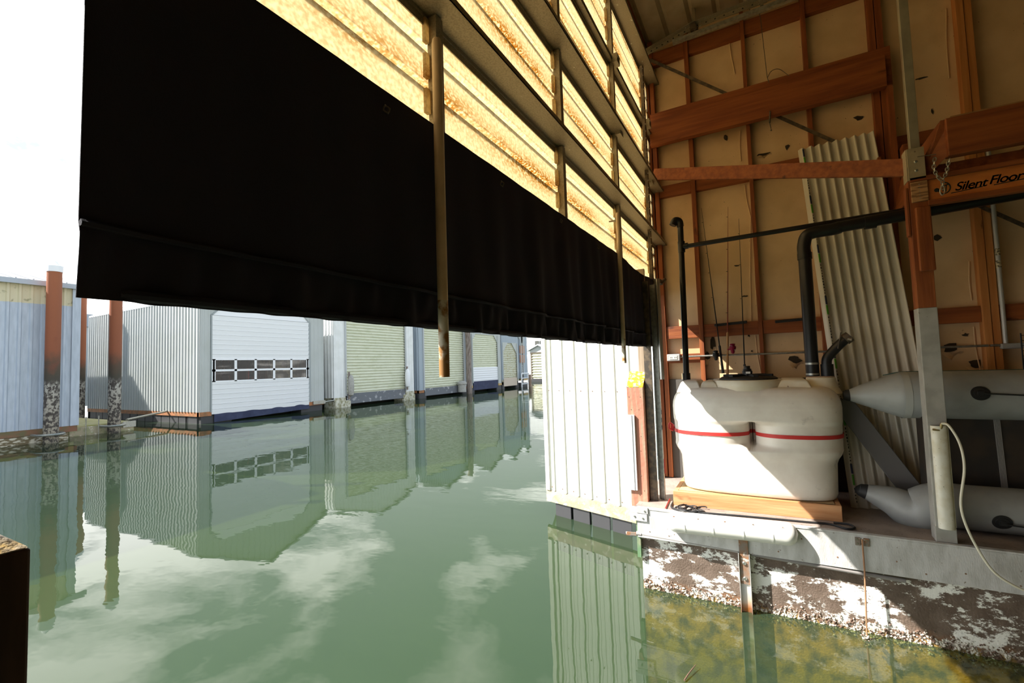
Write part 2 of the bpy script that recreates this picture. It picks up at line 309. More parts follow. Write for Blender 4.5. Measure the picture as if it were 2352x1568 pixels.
# ================================================================ SETTING
MB().add([(-40, -8, 0), (220, -8, 0), (220, 200, 0), (-40, 200, 0)], [(0, 1, 2, 3)]).build('river_water', water_mat(), label='calm green river water filling the channel between the boathouses', kind='structure')
MB().box((-40, -8, -2.6), (220, 200, -2.5)).build('river_bed', mat('river_mud', (.05, .085, .04), .9), kind='structure')
# right wall: film covered insulation between studs
wr = MB().box((5.94, -5, .6), (6.0, 1.2, 6.5)).build('wall_right', BARR, kind='structure')
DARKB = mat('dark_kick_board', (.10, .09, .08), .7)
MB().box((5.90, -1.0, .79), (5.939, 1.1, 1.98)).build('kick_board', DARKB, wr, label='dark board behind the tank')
def studs(y, w, z0=.8, z1=6.3, m=WZ, d=5.85): MB().box((d, y-w/2, z0), (5.939, y+w/2, z1)).build('stud', m, wr, bevel=.002)
for y, w in ((1.10, .05), (.672, .05), (.048, .04), (-.548, .042), (-1.13, .055), (-1.192, .055), (-2.42, .05), (-3.0, .05)): studs(y, w)
studs(-1.80, .055, m=WZL, d=5.84); studs(-1.860, .055, m=WZL)
for a, b, z0, z1 in ((1.075, .70, 4.26, 4.40), (.645, .07, 4.26, 4.40), (.026, -.525, 4.26, 4.40), (-.571, -1.1, 4.26, 4.40), (-1.22, -1.77, 4.26, 4.40), (-1.89, -2.39, 4.26, 4.40),
                     (1.075, .70, 2.48, 2.63), (.645, .07, 2.48, 2.63), (.026, -.525, 2.48, 2.63), (-.571, -1.1, 2.48, 2.63), (-1.22, -1.77, 2.48, 2.63), (-1.89, -2.39, 2.48, 2.63),
                     (1.075, .70, 2.18, 2.29), (1.075, .70, 5.98, 6.15), (.645, .07, 5.98, 6.15), (.026, -.525, 5.98, 6.15), (-.571, -1.1, 5.98, 6.15), (-1.22, -1.77, 5.98, 6.15)):
    MB().box((5.868, a, z0), (5.939, b, z1)).build('blocking', WY, wr, bevel=.002)
# torn places in the film
def torn(px, py, w, h, seed, flap=True):
    c = on(px, py, 0, 5.935); r = random.Random(seed); k = w*5.3/f; q = h*5.3/f; pts = []
    for i in range(9):
        a = 2*math.pi*i/9; rr = r.uniform(.35, 1); pts.append((5.930, c.y+k/2*rr*math.cos(a), c.z+q/2*rr*math.sin(a)))
    MB().prism(pts, (.007, 0, 0)).build('torn_hole', HOLE, wr)
    if flap:
        m = MB(); cy, cz = c.y, c.z
        m.grid(lambda u, v: (5.925-.05*v*math.sin(2+u*3), cy+k*(.5-u)*(1-.6*v), cz-q*(.3+.5*v)+.01*math.sin(u*9)), 6, 4, .002, (-1, 0, 0))
        m.build('film_flap', TORN, wr, smooth=True)
for i, a in enumerate([(1667, 316, 10, 22, 0), (1972, 271, 26, 12, 0), (1755, 354, 30, 10, 1), (1808, 338, 14, 16, 0), (1625, 815, 22, 30, 1), (1637, 790, 14, 40, 1), (1828, 825, 34, 24, 1), (1862, 852, 18, 26, 1),
                       (1720, 770, 8, 10, 0), (1727, 806, 7, 6, 0), (1710, 680, 16, 5, 0), (1765, 745, 12, 12, 1), (2155, 545, 20, 16, 0), (2185, 800, 34, 26, 1), (2240, 836, 30, 20, 1), (2218, 768, 12, 8, 0),
                       (2115, 180, 30, 5, 0), (2141, 257, 4, 14, 0), (1692, 610, 18, 5, 0)]): torn(*a[:4], seed=i, flap=bool(a[4]))
for x0, y0, x1, y1 in ((1710, 425, 1725, 500), (1724, 500, 1726, 740), (1735, 770, 1748, 856), (2173, 20, 2180, 180), (2226, 600, 2232, 690), (2236, 750, 2252, 852), (2262, 745, 2272, 850), (1672, 70, 1688, 170), (1700, 300, 1702, 370), (1732, 560, 1738, 700)):
    a = on(x0, y0, 0, 5.932); b = on(x1, y1, 0, 5.932); MB().tube(bez([a, (a+b)/2+Vector((0, .008, 0)), b], 5), .006, 6).build('film_crease', TORN, wr, smooth=True)
# steel strap brace let into the studs
a = on(1492, 137, 0, 5.842); b = on(2352, 518, 0, 5.842)
MB().bar(a, b+(b-a)*.3, .006, .035).build('steel_strap_brace', STEELD, wr, label='dark flat steel brace running diagonally')
# other walls, roof (they shade the slip)
DARKW = mat('brown_film', (.30, .21, .13), .7)
MB().box((-1.1, -5, -.5), (-1.0, 1.2, 6.5)).build('wall_left', DARKW, kind='structure')
MB().box((-1.1, -5.1, -.5), (6.0, -5.0, 6.5)).build('wall_back', DARKW, kind='structure')
wf = MB().box((-1.1, 1.16, -.5), (-.30, 1.24, 6.5)).box((-.30, 1.16, 3.4), (.26, 1.24, 6.5)).build('wall_front', GREYS, kind='structure')
MB().box((-.3, 1.16, 6.1), (6.0, 1.24, 6.5)).build('front_header', WX, wf)
MB().box((5.86, 1.14, .8), (6.0, 1.24, 6.1)).build('door_jamb', WZ, wf)
def ceil_fn(u, v):
    y = 1.3-6.4*u; fr = (y*3.6) % 1; z = 6.32+(.035 if fr < .16 else 0); return (-1.15+7.2*v, y, z)
MB().grid(ceil_fn, 160, 1, .01, (0, 0, 1)).build('ceiling', CEIL, kind='structure')

# ---------------------------------------------------------------- sectional door (raised sections of fibreglass)
door = thing('door_1', (3.1, 1.15, 3.1), 'tall sectional overhead door of glowing yellowed fibreglass panels in steel frames', 'door', kind='structure')
ZS = [(3.02, 3.655), (3.675, 4.325), (4.345, 5.015), (5.035, 5.745), (5.765, 6.15)]
for z0, z1 in ZS:
    n = int((z1-z0)/.007)
    def pf(u, v, z0=z0, z1=z1):
        z = z0+(z1-z0)*v; k = (z % .168)/.168
        o = .032 if k < .10 else (.032*(1-(k-.10)/.05) if k < .15 else 0)
        if k > .95: o = .032*(k-.95)/.05
        return (.26+5.6*u, 1.165+o, z)
    MB().grid(pf, 2, n, .003, (0, 1, 0)).build('fibreglass_section', FIBRE, door)
for z, d in ((3.66, .135), (4.33, .135), (5.02, .05), (5.75, .135)):
    MB().box((.26, 1.155, z), (5.93, 1.155-d, z+.004)).box((.26, 1.155-d, z), (5.93, 1.155-d+.004, z+.03)).box((.26, 1.155, z-.05), (5.93, 1.160, z+.07)).box((.26, 1.150, z-.018), (5.93, 1.158, z)).build('rail', GALVW, door)
    MB().box((.26, 1.1625, z-.022), (5.9, 1.1645, z+.022)).build('weather_seal', STEELD, door)
MB().box((.26, 1.14, 3.02), (5.9, 1.16, 3.06)).build('rail', GALVW, door)
zz = [3.06, 3.66, 4.33, 5.02, 5.75, 6.12]
for x in (.30, 1.46, 2.79, 4.12, 5.45):
    for z0, z1 in zip(zz, zz[1:]):
        st = MB().box((x-.02, 1.11, z0+.006), (x+.025, 1.156, z1-.006)).build('stile', GALVW if x != 1.46 else GALVW, door)
        if x > .5:
            mb = MB()
            for k in range(4):
                zk = z0+(z1-z0)*(k+.2)/4
                mb.box((x-.045, 1.145, zk), (x-.022, 1.162, zk+(z1-z0)*.17))
            mb.build('clip_plate', FIBRE, door)
for x in (4.12, 5.45):
    for z in (5.02, 4.33):
        MB().box((x-.05, 1.06, z-.03), (x+.05, 1.11, z+.05)).tube([(x-.03, 1.05, z+.02), (x-.03, 1.12, z+.02)], .018, 8).build('hinge', GALVW, door)

# tracks on the right
tr = thing('door_track', (4.9, 1.02, .79), 'dark steel door track channels rising from the deck to the roof beside the right wall', 'door track')
MB().box((4.83, 1.05, .79), (4.86, 1.122, 3.05)).box((4.86, 1.07, .79), (4.885, 1.075, 3.05)).build('track_channel', STEELD, tr)
MB().box((4.862, 1.09, .79), (4.90, 1.122, 3.05)).build('track_channel', GALV, tr)
mb = MB().box((4.895, .99, .79), (4.935, .995, 3.02)).box((4.93, .99, .79), (4.935, 1.05, 3.02)); mb.build('angle_iron', GALV, tr)
mb = MB()
for z in (1.50, 1.58, 1.66): mb.box((4.905, .986, z), (4.925, .989, z+.045))
mb.build('slot', BLK, tr)
tb = on(1497, 640, 1, 1.06); tp = on(1478, 165, 1, 1.06)
MB().bar(tb, (tb.x, 1.06, tp.z), .05, .03, (0, 1, 0)).build('upper_track', STEELD, tr)
mb = MB()
for k in range(34):
    z = tb.z+.05+k*.08; mb.tube([(tb.x-.03, 1.043, z), (tb.x-.03, 1.038, z)], .006, 6)
mb.build('bolt_head', CHAINM, tr, kind='stuff')
MB().tube([(4.93, .985, 1.05), (4.93, .985, 1.2)], .004, 6).tube([(4.93, .95, .80), (4.6, .93, .80)], .006, 6).build('sensor_wire', RED, tr)
# shiny pole
MB().tube([(4.905, .965, 2.02), (4.905, .965, 3.07)], .028, 16).build('galvanised_pipe', mat('bright_galv', (.65, .65, .62), .25, .9), smooth=True, label='bright round galvanised pipe standing upright at the end of the black curtain', cat='pipe')
# ceiling track
ct = thing('ceiling_track', on(1500, 130, 0, 5.6), 'galvanised track and slotted angle running back under the roof sheets', 'door track')
def P(x, y, X=5.6): return on(x, y, 0, X)
MB().bar(P(1545, 98), P(1815, -2)+Vector((0, -1.0, .02)), .05, .045).build('track_rail', GALV, ct)
p0, p1 = P(1478, 128), P(1592, 62); p2 = P(1800, -16)+Vector((0, -.6, 0))
sa = MB().bar(p0, p1, .004, .05).bar(p1, p2, .004, .05).bar(p0+Vector((-.03, 0, .026)), p1+Vector((-.03, 0, .026)), .06, .004).bar(p1+Vector((-.03, 0, .026)), p2+Vector((-.03, 0, .026)), .06, .004).build('slotted_angle', GALVW, ct)
mb = MB()
for a, b, n in ((p0, p1, 9), (p1, p2, 16)):
    for k in range(n):
        c = a+(b-a)*(k+.5)/n; mb.tube([c+Vector((-.0035, 0, 0)), c+Vector((-.0025, 0, 0))], .009, 8)
mb.build('slot', BLK, sa)
MB().bar(P(1590, 0)+Vector((0, 0, .1)), P(1597, 70), .03, .05, (1, 0, 0)).build('hanger', GALVW, ct)
MB().box(P(1592, 62)-Vector((.05, .03, .05)), P(1592, 62)+Vector((.01, .03, .03))).tube([P(1601, 72)-Vector((0, 0, .04)), P(1601, 72)+Vector((0, 0, .05))], .015, 8).build('clamp_bracket', STEELD, ct)
MB().bar(P(1718, -20), P(1722, 22), .012, .02, (1, 0, 0)).bar(P(1745, -20), P(1750, 14), .03, .03, (1, 0, 0)).build('hanger', GALVW, ct)

# ---------------------------------------------------------------- black curtain hanging under the door
def ctop(x):
    s = 3.165
    if x > 4.1: t = (x-4.1)/1.4; s += -.05*math.sin(math.pi*t)+.02*t
    return s
def cur(u, v):
    x = .338+5.12*u; zt = ctop(x); zb = 2.352+.03*max(0, (x-3.5)/2)**2
    z = zb+(zt-zb)*v; amp = .004+.016*min(1, max(0, (x-.8)/2.5)); w = (1-v)**.6*.9+.1
    y = 1.10+amp*w*(math.sin(x*13+2*noise.noise(Vector((x*1.3, 0, z*1.1))))+.6*math.sin(x*29+v*2.2)+.5*noise.noise(Vector((x*5, z*1.2, 0))))
    if v < .16: y += .006*math.sin(x*44+v*14)+.004*math.sin(x*71-v*9)
    x += .006*v*(u < .01) - (.03*math.sin(math.pi*v) if u > .97 else 0)
    return (x, y, z)
ctn = thing('boathouse_curtain', (2.9, 1.1, 2.35), 'long black canvas curtain hanging below the raised fibreglass door', 'curtain')
MB().grid(cur, 520, 34, .003, (0, 1, 0)).build('curtain_cloth', FAB, ctn, smooth=True, angle=80)
MB().tube([(lambda p: (p[0], p[1]-.008, p[2]))(cur(i/160, .17)) for i in range(161)], .007, 6).build('hem_seam', FAB, ctn, smooth=True)
MB().tube([(lambda p: (p[0], 1.10, p[2]+.014))(cur(i/80, 0)) for i in range(1, 81)], .012, 8).build('hem_tube', FAB, ctn, smooth=True)
for px, py in ((888, 251), (1153, 422), (1289, 507), (1375, 567)):
    c = on(px, py, 1, 1.085); m = MB()
    m.tube([c+Vector((.013*math.cos(a), -.004*math.sin(3*a), .013*math.sin(a))) for a in [i*math.pi/6 for i in range(13)]], .003, 6); m.build('grommet', STEELD, ctn, smooth=True)
MB().box((5.35, 1.02, 3.10), (5.52, 1.10, 3.15)).tube([(5.42, 1.03, 3.1), (5.5, .99, 3.16)], .02, 8).build('top_clamp', STEELD, ctn)
# hanging sleeves
def sleeve(px0, py0, px1, py1, Y, r, label, worn):
    a = on(px0, py0, 1, Y); b = on(px1, py1, 1, Y); b.x = a.x = (a.x+b.x)/2; t = thing('hanging_pipe', b, label, 'pipe', 'pipes hanging over the curtain')
    c = b+(a-b)*worn
    MB().tube([c, a-Vector((0, 0, .02)), a], [r, r, r*.8], 16).build('pipe_body', mat('beige_pipe', (.78, .60, .40), .5, c2=(.68, .51, .32), sc=9), t, smooth=True)
    MB().tube([b, c], [r*.99, r*.99], 16).build('worn_end', mat('rusty_end', (.70, .62, .48), .7, c2=(.34, .16, .04), sc=16, lo=.42, hi=.52), t, smooth=True, label='weathered rusty lower end'); (MB().box((a.x-.006, Y, 3.40), (a.x+.006, 1.112, 3.41)).build('pipe_clip', GALVW, t) if a.x > 3 else None); return t
sleeve(1008, 96, 1016, 866, 1.035, .0195, 'long beige pipe hanging upright over the curtain, nearer and longer of the two', .22)
sleeve(1420, 490, 1433, 834, 1.035, .0175, 'thin beige pipe hanging at the far end of the curtain with a rusty tip', .16)

# ================================================================ DOCK
deck = MB().box((4.605, -5, .765), (5.94, 1.22, .79)).build('floor', DECKM, kind='structure')
fas = MB().box((4.565, -5, .50), (4.605, 1.20, .775)).build('fascia_board', FASM, deck, label='long painted plywood board along the deck edge', bevel=.003)
MB().box((4.56, -5, .776), (4.61, 1.20, .789)).build('edge_strip', FASM, deck)
mb = MB()
for k in range(22):
    y = 1.1-k*.21+random.uniform(-.05, .05); mb.lathe((4.566, y, .54+random.random()*.18), [(.006, -.003), (.006, 0)], 8, (1, 0, 0))
mb.build('screw_heads', RUST, fas, kind='stuff')
fl = MB().box((4.625, -4.98, -1.1), (5.9, 1.18, .50)).build('dock_float', FLOATM, label='long brown dock float with peeling white paint and barnacles at the waterline', cat='float')
mb = MB()
for k in range(2600):
    y = random.uniform(-2.2, 1.17); z = random.gauss(.02, .035); s_ = random.uniform(.003, .011)*(1.3 if random.random() < .1 else 1)
    if z > .16: continue
    d = Vector((-1, random.uniform(-.6, .6), random.uniform(-.6, .6))).normalized()
    mb.lathe((4.626, y, z), [(s_, 0), (s_*.9, s_*.5), (s_*.45, s_*1.1)], 5, d)
mb.build('waterline_barnacles', BARN, fl, kind='stuff')
# corner timbers at the end of the dock
ds = thing('dock_end_plate', (4.58, 1.2, .5), 'white painted steel angle plates at the outer corner of the dock above the water', 'bracket')
MB().box((4.552, 1.09, .735), (4.563, 1.26, .795)).box((4.552, 1.10, .66), (4.563, 1.26, .73)).build('plate', FASM, ds, bevel=.002)
MB().box((4.585, 1.18, .30), (4.64, 1.215, .66)).build('green_strip', mat('green_paint', (.13, .24, .12), .7, c2=(.3, .3, .2), sc=9), ds, label='green painted strip')
mb = MB()
for y, z in ((1.22, .70), (1.14, .69), (1.12, .76)): mb.lathe((4.552, y, z), [(.009, -.006), (.009, 0)], 8, (1, 0, 0))
mb.build('bolt', CHAINM, ds)
lp = thing('corner_post', (4.83, 1.24, .79), 'square reddish timber post with a sloping yellow lichen top beside the white metal wall', 'post')
x0, y0, x1, y1 = 4.76, 1.30, 4.93, 1.13
a = on(1450, 890, 0, x0); zt0 = a.z
MB().hexa([(x0, y0, .72), (x1, y0, .72), (x1, y1, .72), (x0, y1, .72)], [(x0, y0, 1.945), (x1, y0, 2.10), (x1, y1, 2.10), (x0, y1, 1.945)]).build('post_body', CORNP, lp, bevel=.004)
MB().hexa([(x0, y0, 1.946), (x1, y0, 2.101), (x1, y1, 2.101), (x0, y1, 1.946)], [(x0-.002, y0, 1.955), (x1, y0, 2.11), (x1, y1, 2.11), (x0-.002, y1, 1.955)]).build('lichen_top', LICH, lp, label='top crusted with yellow lichen')
mb = MB()
for z in (1.85, 1.72, 1.45, 1.3, 1.05, .9):
    for y in (1.17, 1.26): mb.lathe((x0-.001, y+random.uniform(-.02, .02), z), [(.004, -.002), (.004, 0)], 6, (1, 0, 0))
mb.build('nail', RUST, lp)
MB().box((4.735, 1.225, .90), (4.757, 1.335, 1.665)).box((4.728, 1.25, .90), (4.735, 1.262, 1.665)).build('rub_strip', WDOOR, label='white vertical rub strip screwed to the reddish timber post', cat='rub strip', bevel=.004)
ap = thing('angle_trim', (5.05, 1.22, .8), 'weathered grey timber jamb between the reddish corner post and the dark door track', 'jamb')
MB().box((4.92, 1.10, .79), (4.96, 1.20, 3.2)).build('timber', wood('grey_jamb', (.42, .33, .24), (.30, .22, .15), 2), ap)
MB().box((5.0, 1.22, 1.9), (5.3, 1.24, 2.9)).build('grey_panel', mat('grey_panel', (.60, .62, .62), .6, c2=(.5, .52, .52), sc=12), ap)

# fender (white dock bumper)
fa = on(1546, 1200, 0, 4.50); fb = on(1815, 1229, 0, 4.50)
fd = thing('dock_bumper', (4.5, .4, .63), 'long white vinyl bumper with rounded ends bolted to the dock edge', 'fender')
L_ = (fb-fa).length+.12; d = (fb-fa).normalized(); upv = Vector((1, 0, 0)).cross(d).normalized()
if upv.z < 0: upv = -upv
c0 = (fa+fb)/2
def fen(u, v):     # D section swept along; ends rounded in plan
    s = (u-.5)*L_; e = min(1, (L_/2-abs(s))/.085); k = math.sqrt(max(0, 1-(1-e)**2)); a = math.pi*(v-.5)
    hh = .086*k; dd = .125*(.35+.65*k) if k > 0 else .02
    return Vector((4.565, 0, 0))*0+Vector((4.566, c0.y, c0.z))+Vector((0, d.y, d.z))*s+Vector((-dd*math.cos(a)**.55, 0, 0))+upv*hh*(math.sin(a) if abs(a) < 1.2 else math.copysign(1, a)*(.93+.07*abs(math.sin(a))))
MB().grid(fen, 70, 18, .004, (1, 0, 0)).build('bumper_body', FENM, fd, smooth=True, angle=60)
for s in (-.36, -.12, .12, .34):
    MB().grid(lambda u, v: Vector(fen(.5+(s+(u-.5)*.012)/L_, v*.55))+Vector((-.0035, 0, 0)), 2, 12, .002, (1, 0, 0)).build('moulded_rib', FENM, fd, smooth=True)
mb = MB()
for v in (.12, .22): mb.grid(lambda u, q: Vector(fen(.08+.84*u, v+q*.02))+Vector((-.003, 0, 0)), 60, 1, .002, (1, 0, 0))
mb.build('moulded_line', FENM, fd, smooth=True)
for s in (-.45, -.24, -.02, .2, .42):
    p = Vector(fen(.5+s/L_, .78)); MB().lathe(p+Vector((-.004, 0, .0)), [(.008, 0), (.006, .004), (.006, .006)], 10, (1, 0, 0)).build('screw', RUST, fd)
# conduit pipe under fascia
def cond(pts, r, m, name='utility_pipe', **k): return MB().tube(pts, r, 12).build(name, m, smooth=True, **k)
ups = thing('edge_pipe', (4.55, .3, .49), 'grey pipe clipped under the painted deck edge just above the float', 'pipe')
MB().tube([on(1462, 1224, 0, 4.58), on(1700, 1266, 0, 4.58)], .016, 12).tube([on(1462, 1224, 0, 4.58), on(1474, 1226, 0, 4.58)], .021, 12).build('pipe_run', mat('grey_pipe', (.33, .31, .30), .55), ups, smooth=True)
MB().tube([on(1726, 1272, 0, 4.58), on(2080, 1334, 0, 4.58)], .015, 12).build('pipe_run', mat('grey_pipe2', (.25, .23, .22), .6), ups, smooth=True)
MB().bar(on(1438, 1224, 0, 4.6), on(1464, 1226, 0, 4.6), .012, .03).build('end_bracket', RUST, ups)
# steel brace
c = on(1710, 1300, 0, 4.55)
br = thing('float_brace', (4.58, c.y, -.6), 'upright galvanised steel channel bolted over the float, rusting at the waterline', 'brace')
ZST = mat('stained_channel', (.5, .5, .48), .55, .4, c2=(.5, .5, .5), sc=5, zr=dict(n=.08, b=[(-.3, (.30, .24, .05)), (0, (.12, .05, .02)), (.07, (.40, .14, .03)), (.14, (.66, .50, .35)), (.22, (.72, .70, .66)), (1, (.7, .7, .68))]))
MB().box((4.56, c.y-.045, -.8), (4.566, c.y+.045, .5)).box((4.566, c.y-.045, -.8), (4.61, c.y-.040, .5)).box((4.53, c.y+.040, -.8), (4.61, c.y+.045, .5)).box((4.53, c.y-.045, -.8), (4.56, c.y-.040, .5)).build('channel', ZST, br)
MB().box((4.548, c.y-.036, .24), (4.558, c.y+.036, .70)).build('lapped_plate', RUST, br, label='rust-spotted lap plate')
for z in (.29, .42): MB().lathe((4.548, c.y, z), [(.012, -.012), (.016, -.008), (.016, 0)], 10, (1, 0, 0)).build('bolt', CHAINM, br, smooth=True)
# rod and hinge plate
c = on(1980, 1240, 0, 4.555); c2 = on(1992, 1482, 0, 4.52)
rd = thing('anchor_rod', (4.53, c.y, 0), 'thin rusty rod hanging from a small hinge plate on the deck edge into the water', 'rod')
MB().box((4.555, c.y-.045, c.z-.045), (4.564, c.y-.010, c.z+.015)).box((4.555, c.y+.012, c.z-.045), (4.564, c.y+.045, c.z+.015)).build('hinge_plate', RUST, rd)
mb = MB()
for y in (-.03, .03):
    for z in (-.03, 0): mb.lathe((4.555, c.y+y, c.z+z), [(.005, -.004), (.006, 0)], 8, (1, 0, 0))
mb.build('bolt', CHAINM, rd)
MB().tube([(4.545, c.y, c.z+.01), (4.54, c.y, .5), (4.52, c2.y, -.05), (4.52, c2.y, -.3)], .006, 8).build('rod_shaft', mat('rod_rust', (.42, .22, .12), .8, .2), rd, smooth=True)
mb = MB()
for k in range(70):
    mb.lathe((4.52+random.gauss(0, .012), c2.y+random.gauss(0, .014), random.uniform(-.06, .03)), [(.007, 0), (.003, .012)], 5, (random.uniform(-1, 1), random.uniform(-1, 1), .3))
mb.build('mussel_clump', BARN, rd, kind='stuff')

# ================================================================ TANK
FY = .165
tf = thing('tank_cradle', (5.15, .2, .79), 'pale fir timber cradle on the deck beneath the white tank', 'timber cradle')
fl0, fl1 = (4.765, .885), (4.815, -.485)
MB().hexa([(fl0[0], fl0[1], .79), (fl0[0]+.04, fl0[1], .79), (fl1[0]+.04, fl1[1], .79), (fl1[0], fl1[1], .79)], [(fl0[0], fl0[1], .925), (fl0[0]+.04, fl0[1], .925), (fl1[0]+.04, fl1[1], .925), (fl1[0], fl1[1], .925)]).build('front_board', WYL, tf, bevel=.003)
MB().box((4.82, .885, .79), (5.6, .845, .922)).build('end_board', WYL, tf, bevel=.003)
MB().box((4.86, -.485, .79), (5.6, -.445, .922)).build('end_board', WYL, tf, bevel=.003)
MB().box((4.83, .84, .905), (5.6, -.44, .925)).build('plywood_top', mat('plywood', (.6, .4, .2), .7), tf)
tk = thing('holding_tank', (5.21, FY, .925), 'big white moulded plastic tank with two lobes, standing on the dock against the right wall', 'tank')
prof = [(.925, .60, .34), (.935, .648, .372), (.97, .662, .384), (1.14, .668, .388), (1.24, .672, .39), (1.28, .685, .395), (1.32, .71, .40), (1.36, .725, .402), (1.44, .728, .402), (1.50, .728, .402), (1.56, .730, .402), (1.62, .732, .402), (1.68, .734, .402), (1.74, .735, .402), (1.79, .730, .398), (1.84, .715, .385), (1.88, .69, .362), (1.91, .655, .335), (1.925, .62, .305), (1.93, .58, .27)]
prof2 = []
for i in range(len(prof)-1):
    NS_ = 9 if 1.28 < prof[i][0] < 1.70 else 3
    for k in range(NS_):
        t = k/NS_; prof2.append(tuple(prof[i][j]*(1-t)+prof[i+1][j]*t for j in range(3)))
prof2.append(prof[-1])
def sst(x, a, b):
    t = max(0, min(1, (x-a)/(b-a))); return t*t*(3-2*t)
def tank_pt(z, a, b, th, off=0):
    n = 4.0; cx_, sy = math.cos(th), math.sin(th)
    x = math.copysign(abs(cx_)**(2/n), cx_)*(b+off); y = math.copysign(abs(sy)**(2/n), sy)*(a+off)
    if x < 0:
        zone = sst(z, 1.345, 1.40)*(1-sst(z, 1.575, 1.625))
        u = abs(y); h = a/2; q = abs((u-h)/h); q = min(q, 1)
        dep = .40*(1-max(0, 1-q**2.7)**(1/2.7)) if u < h else .09*(1-math.sqrt(max(0, 1-q**2.4)))
        if u < .022: dep = max(dep, .33)
        x += dep*zone*min(1, abs(x)/b*1.0)
        bulge = .02*(1-zone)*math.cos(min(1, u/a)*math.pi/2); x -= bulge*.6
    return Vector((5.215+x, FY+y, z))
def _half():
    ys = [0, .004, .008, .013, .02, .03, .04, .05]+[.05+.02*i for i in range(1, 41)]
    t = [math.asin(y*y) for y in ys]; a0 = t[-1]
    return t+[a0+(math.pi/2-a0)*i/14 for i in range(1, 14)]
_h = _half(); THS = [math.pi-t for t in _h[::-1]][:-1]+[math.pi]+[math.pi+t for t in _h[1:]]
THS = [math.pi/2]+THS+[3*math.pi/2]+[(3*math.pi/2+math.pi*i/50) % (2*math.pi) for i in range(1, 50)]
NT = len(THS); vs = []; fs = []
def thv(k): return THS[k % NT]
for z, a, b in prof2:
    for k in range(NT): vs.append(tank_pt(z, a, b, thv(k)))
for i in range(len(prof2)-1):
    for k in range(NT):
        k2 = (k+1) % NT; fs.append((i*NT+k, i*NT+k2, (i+1)*NT+k2, (i+1)*NT+k))
fs += [tuple(range(NT))[::-1], tuple(range((len(prof2)-1)*NT, len(prof2)*NT))]
body = MB().add(vs, fs).build('tank_body', TANK, tk, smooth=True, angle=75)
def lump(y0, y1, x0, x1, z0, z1, r=.03):
    m = MB(); n = 6; rows = []
    for zz_, ins in ((z0, -.035), (z1-r, 0), (z1-r*.3, r*.35), (z1, r)):
        rows.append([(x0+ins, y0-ins), (x1-ins, y0-ins), (x1-ins, y1+ins), (x0+ins, y1+ins)])
    zs_ = [z0, z1-r, z1-r*.3, z1]; v = []
    for row, z in zip(rows, zs_): v += [(x, y, z) for x, y in row]
    fc = [(0, 3, 2, 1), (12, 13, 14, 15)]+[(i*4+k, i*4+(k+1) % 4, (i+1)*4+(k+1) % 4, (i+1)*4+k) for i in range(3) for k in range(4)]
    return m.add(v, fc)
lump(.80, .62, 4.97, 5.42, 1.88, 2.0).build('raised_shoulder', TANK, tk, bevel=.012, smooth=True)
lump(.60, .46, 4.99, 5.42, 1.90, 1.992).build('raised_shoulder', TANKTOP, tk, bevel=.012, smooth=True)
lump(-.09, -.32, 4.97, 5.45, 1.90, 2.0).build('raised_shoulder', TANKTOP, tk, bevel=.012, smooth=True)
MC = on(1719, 890, 0, 5.18); LY = MC.y
MB().lathe((5.18, LY, 1.90), [(.335, 0), (.33, .05), (.327, .085), (.315, .098), (.29, .10)], 48).build('manhole_ring', TANKTOP, tk, smooth=True)
lid = MB().lathe((5.18, LY, 2.0), [(.262, 0), (.262, .012), (.235, .028), (.10, .035), (0, .036)], 48).build('lid', BLKR, tk, smooth=True)
m = MB()
for k in range(6):
    a = k*math.pi/3+.35; d_ = Vector((math.cos(a), math.sin(a), 0)); m.bar(Vector((5.18, LY, 2.036))+d_*.05, Vector((5.18, LY, 2.034))+d_*.225, .05, .034)
m.build('lid_rib', BLKR, lid, bevel=.004)
capo = MB().lathe((5.12, LY+.0, 2.045), [(.045, 0), (.047, .035), (.040, .045), (.038, .06), (.028, .062), (.028, .085), (.024, .09)], 20).build('vent_cap', BLK, lid, smooth=True)
MB().box((5.069, LY+.012, 2.058), (5.078, LY-.028, 2.078)).build('cap_label', FENM, lid, label='small white label')
NK = on(1885, 872, 0, 5.2)
MB().lathe((5.2, NK.y, 1.86), [(.165, 0), (.135, .06), (.12, .12), (.118, .145), (.11, .15)], 32).build('pipe_neck', TANKTOP, tk, smooth=True)
MB().lathe((5.2, NK.y, 2.01), [(.112, 0), (.112, .008), (.08, .010)], 28).build('gasket', mat('rusty_gasket', (.45, .30, .2), .7), tk, smooth=True)
# red strap
ring = [tank_pt(1.49, .729, .402, thv(k), .004) for k in range(NT)]
m = MB(); vs = []; fs = []
for k in range(NT):
    p = ring[k]; o_ = (Vector((p.x-5.215, p.y-FY, 0))).normalized()*.003
    for q in (Vector((0, 0, -.017)), Vector((0, 0, .017))): vs += [p+q, p+q+o_]
for k in range(NT):
    a = 4*k; b = 4*((k+1) % NT); fs += [(a, a+2, b+2, b), (a+1, b+1, b+3, a+3), (a, b, b+1, a+1), (a+2, a+3, b+3, b+2)]
stp = thing('ratchet_strap', (5.2, FY, 1.48), 'red webbing strap wrapped around the middle of the white tank', 'strap')
m.add(vs, fs).build('webbing', RED, stp, smooth=True)
e_ = Vector((5.12, FY+.75, 1.50))
MB().tube(bez([e_+Vector((-.02, 0, -.03)), e_+Vector((-.06, .03, .0)), e_+Vector((-.02, .03, .05)), e_+Vector((.02, 0, .02))]), .009, 8).box(e_-Vector((.03, .01, .02)), e_+Vector((.02, .02, .03))).build('ratchet', RED, stp)
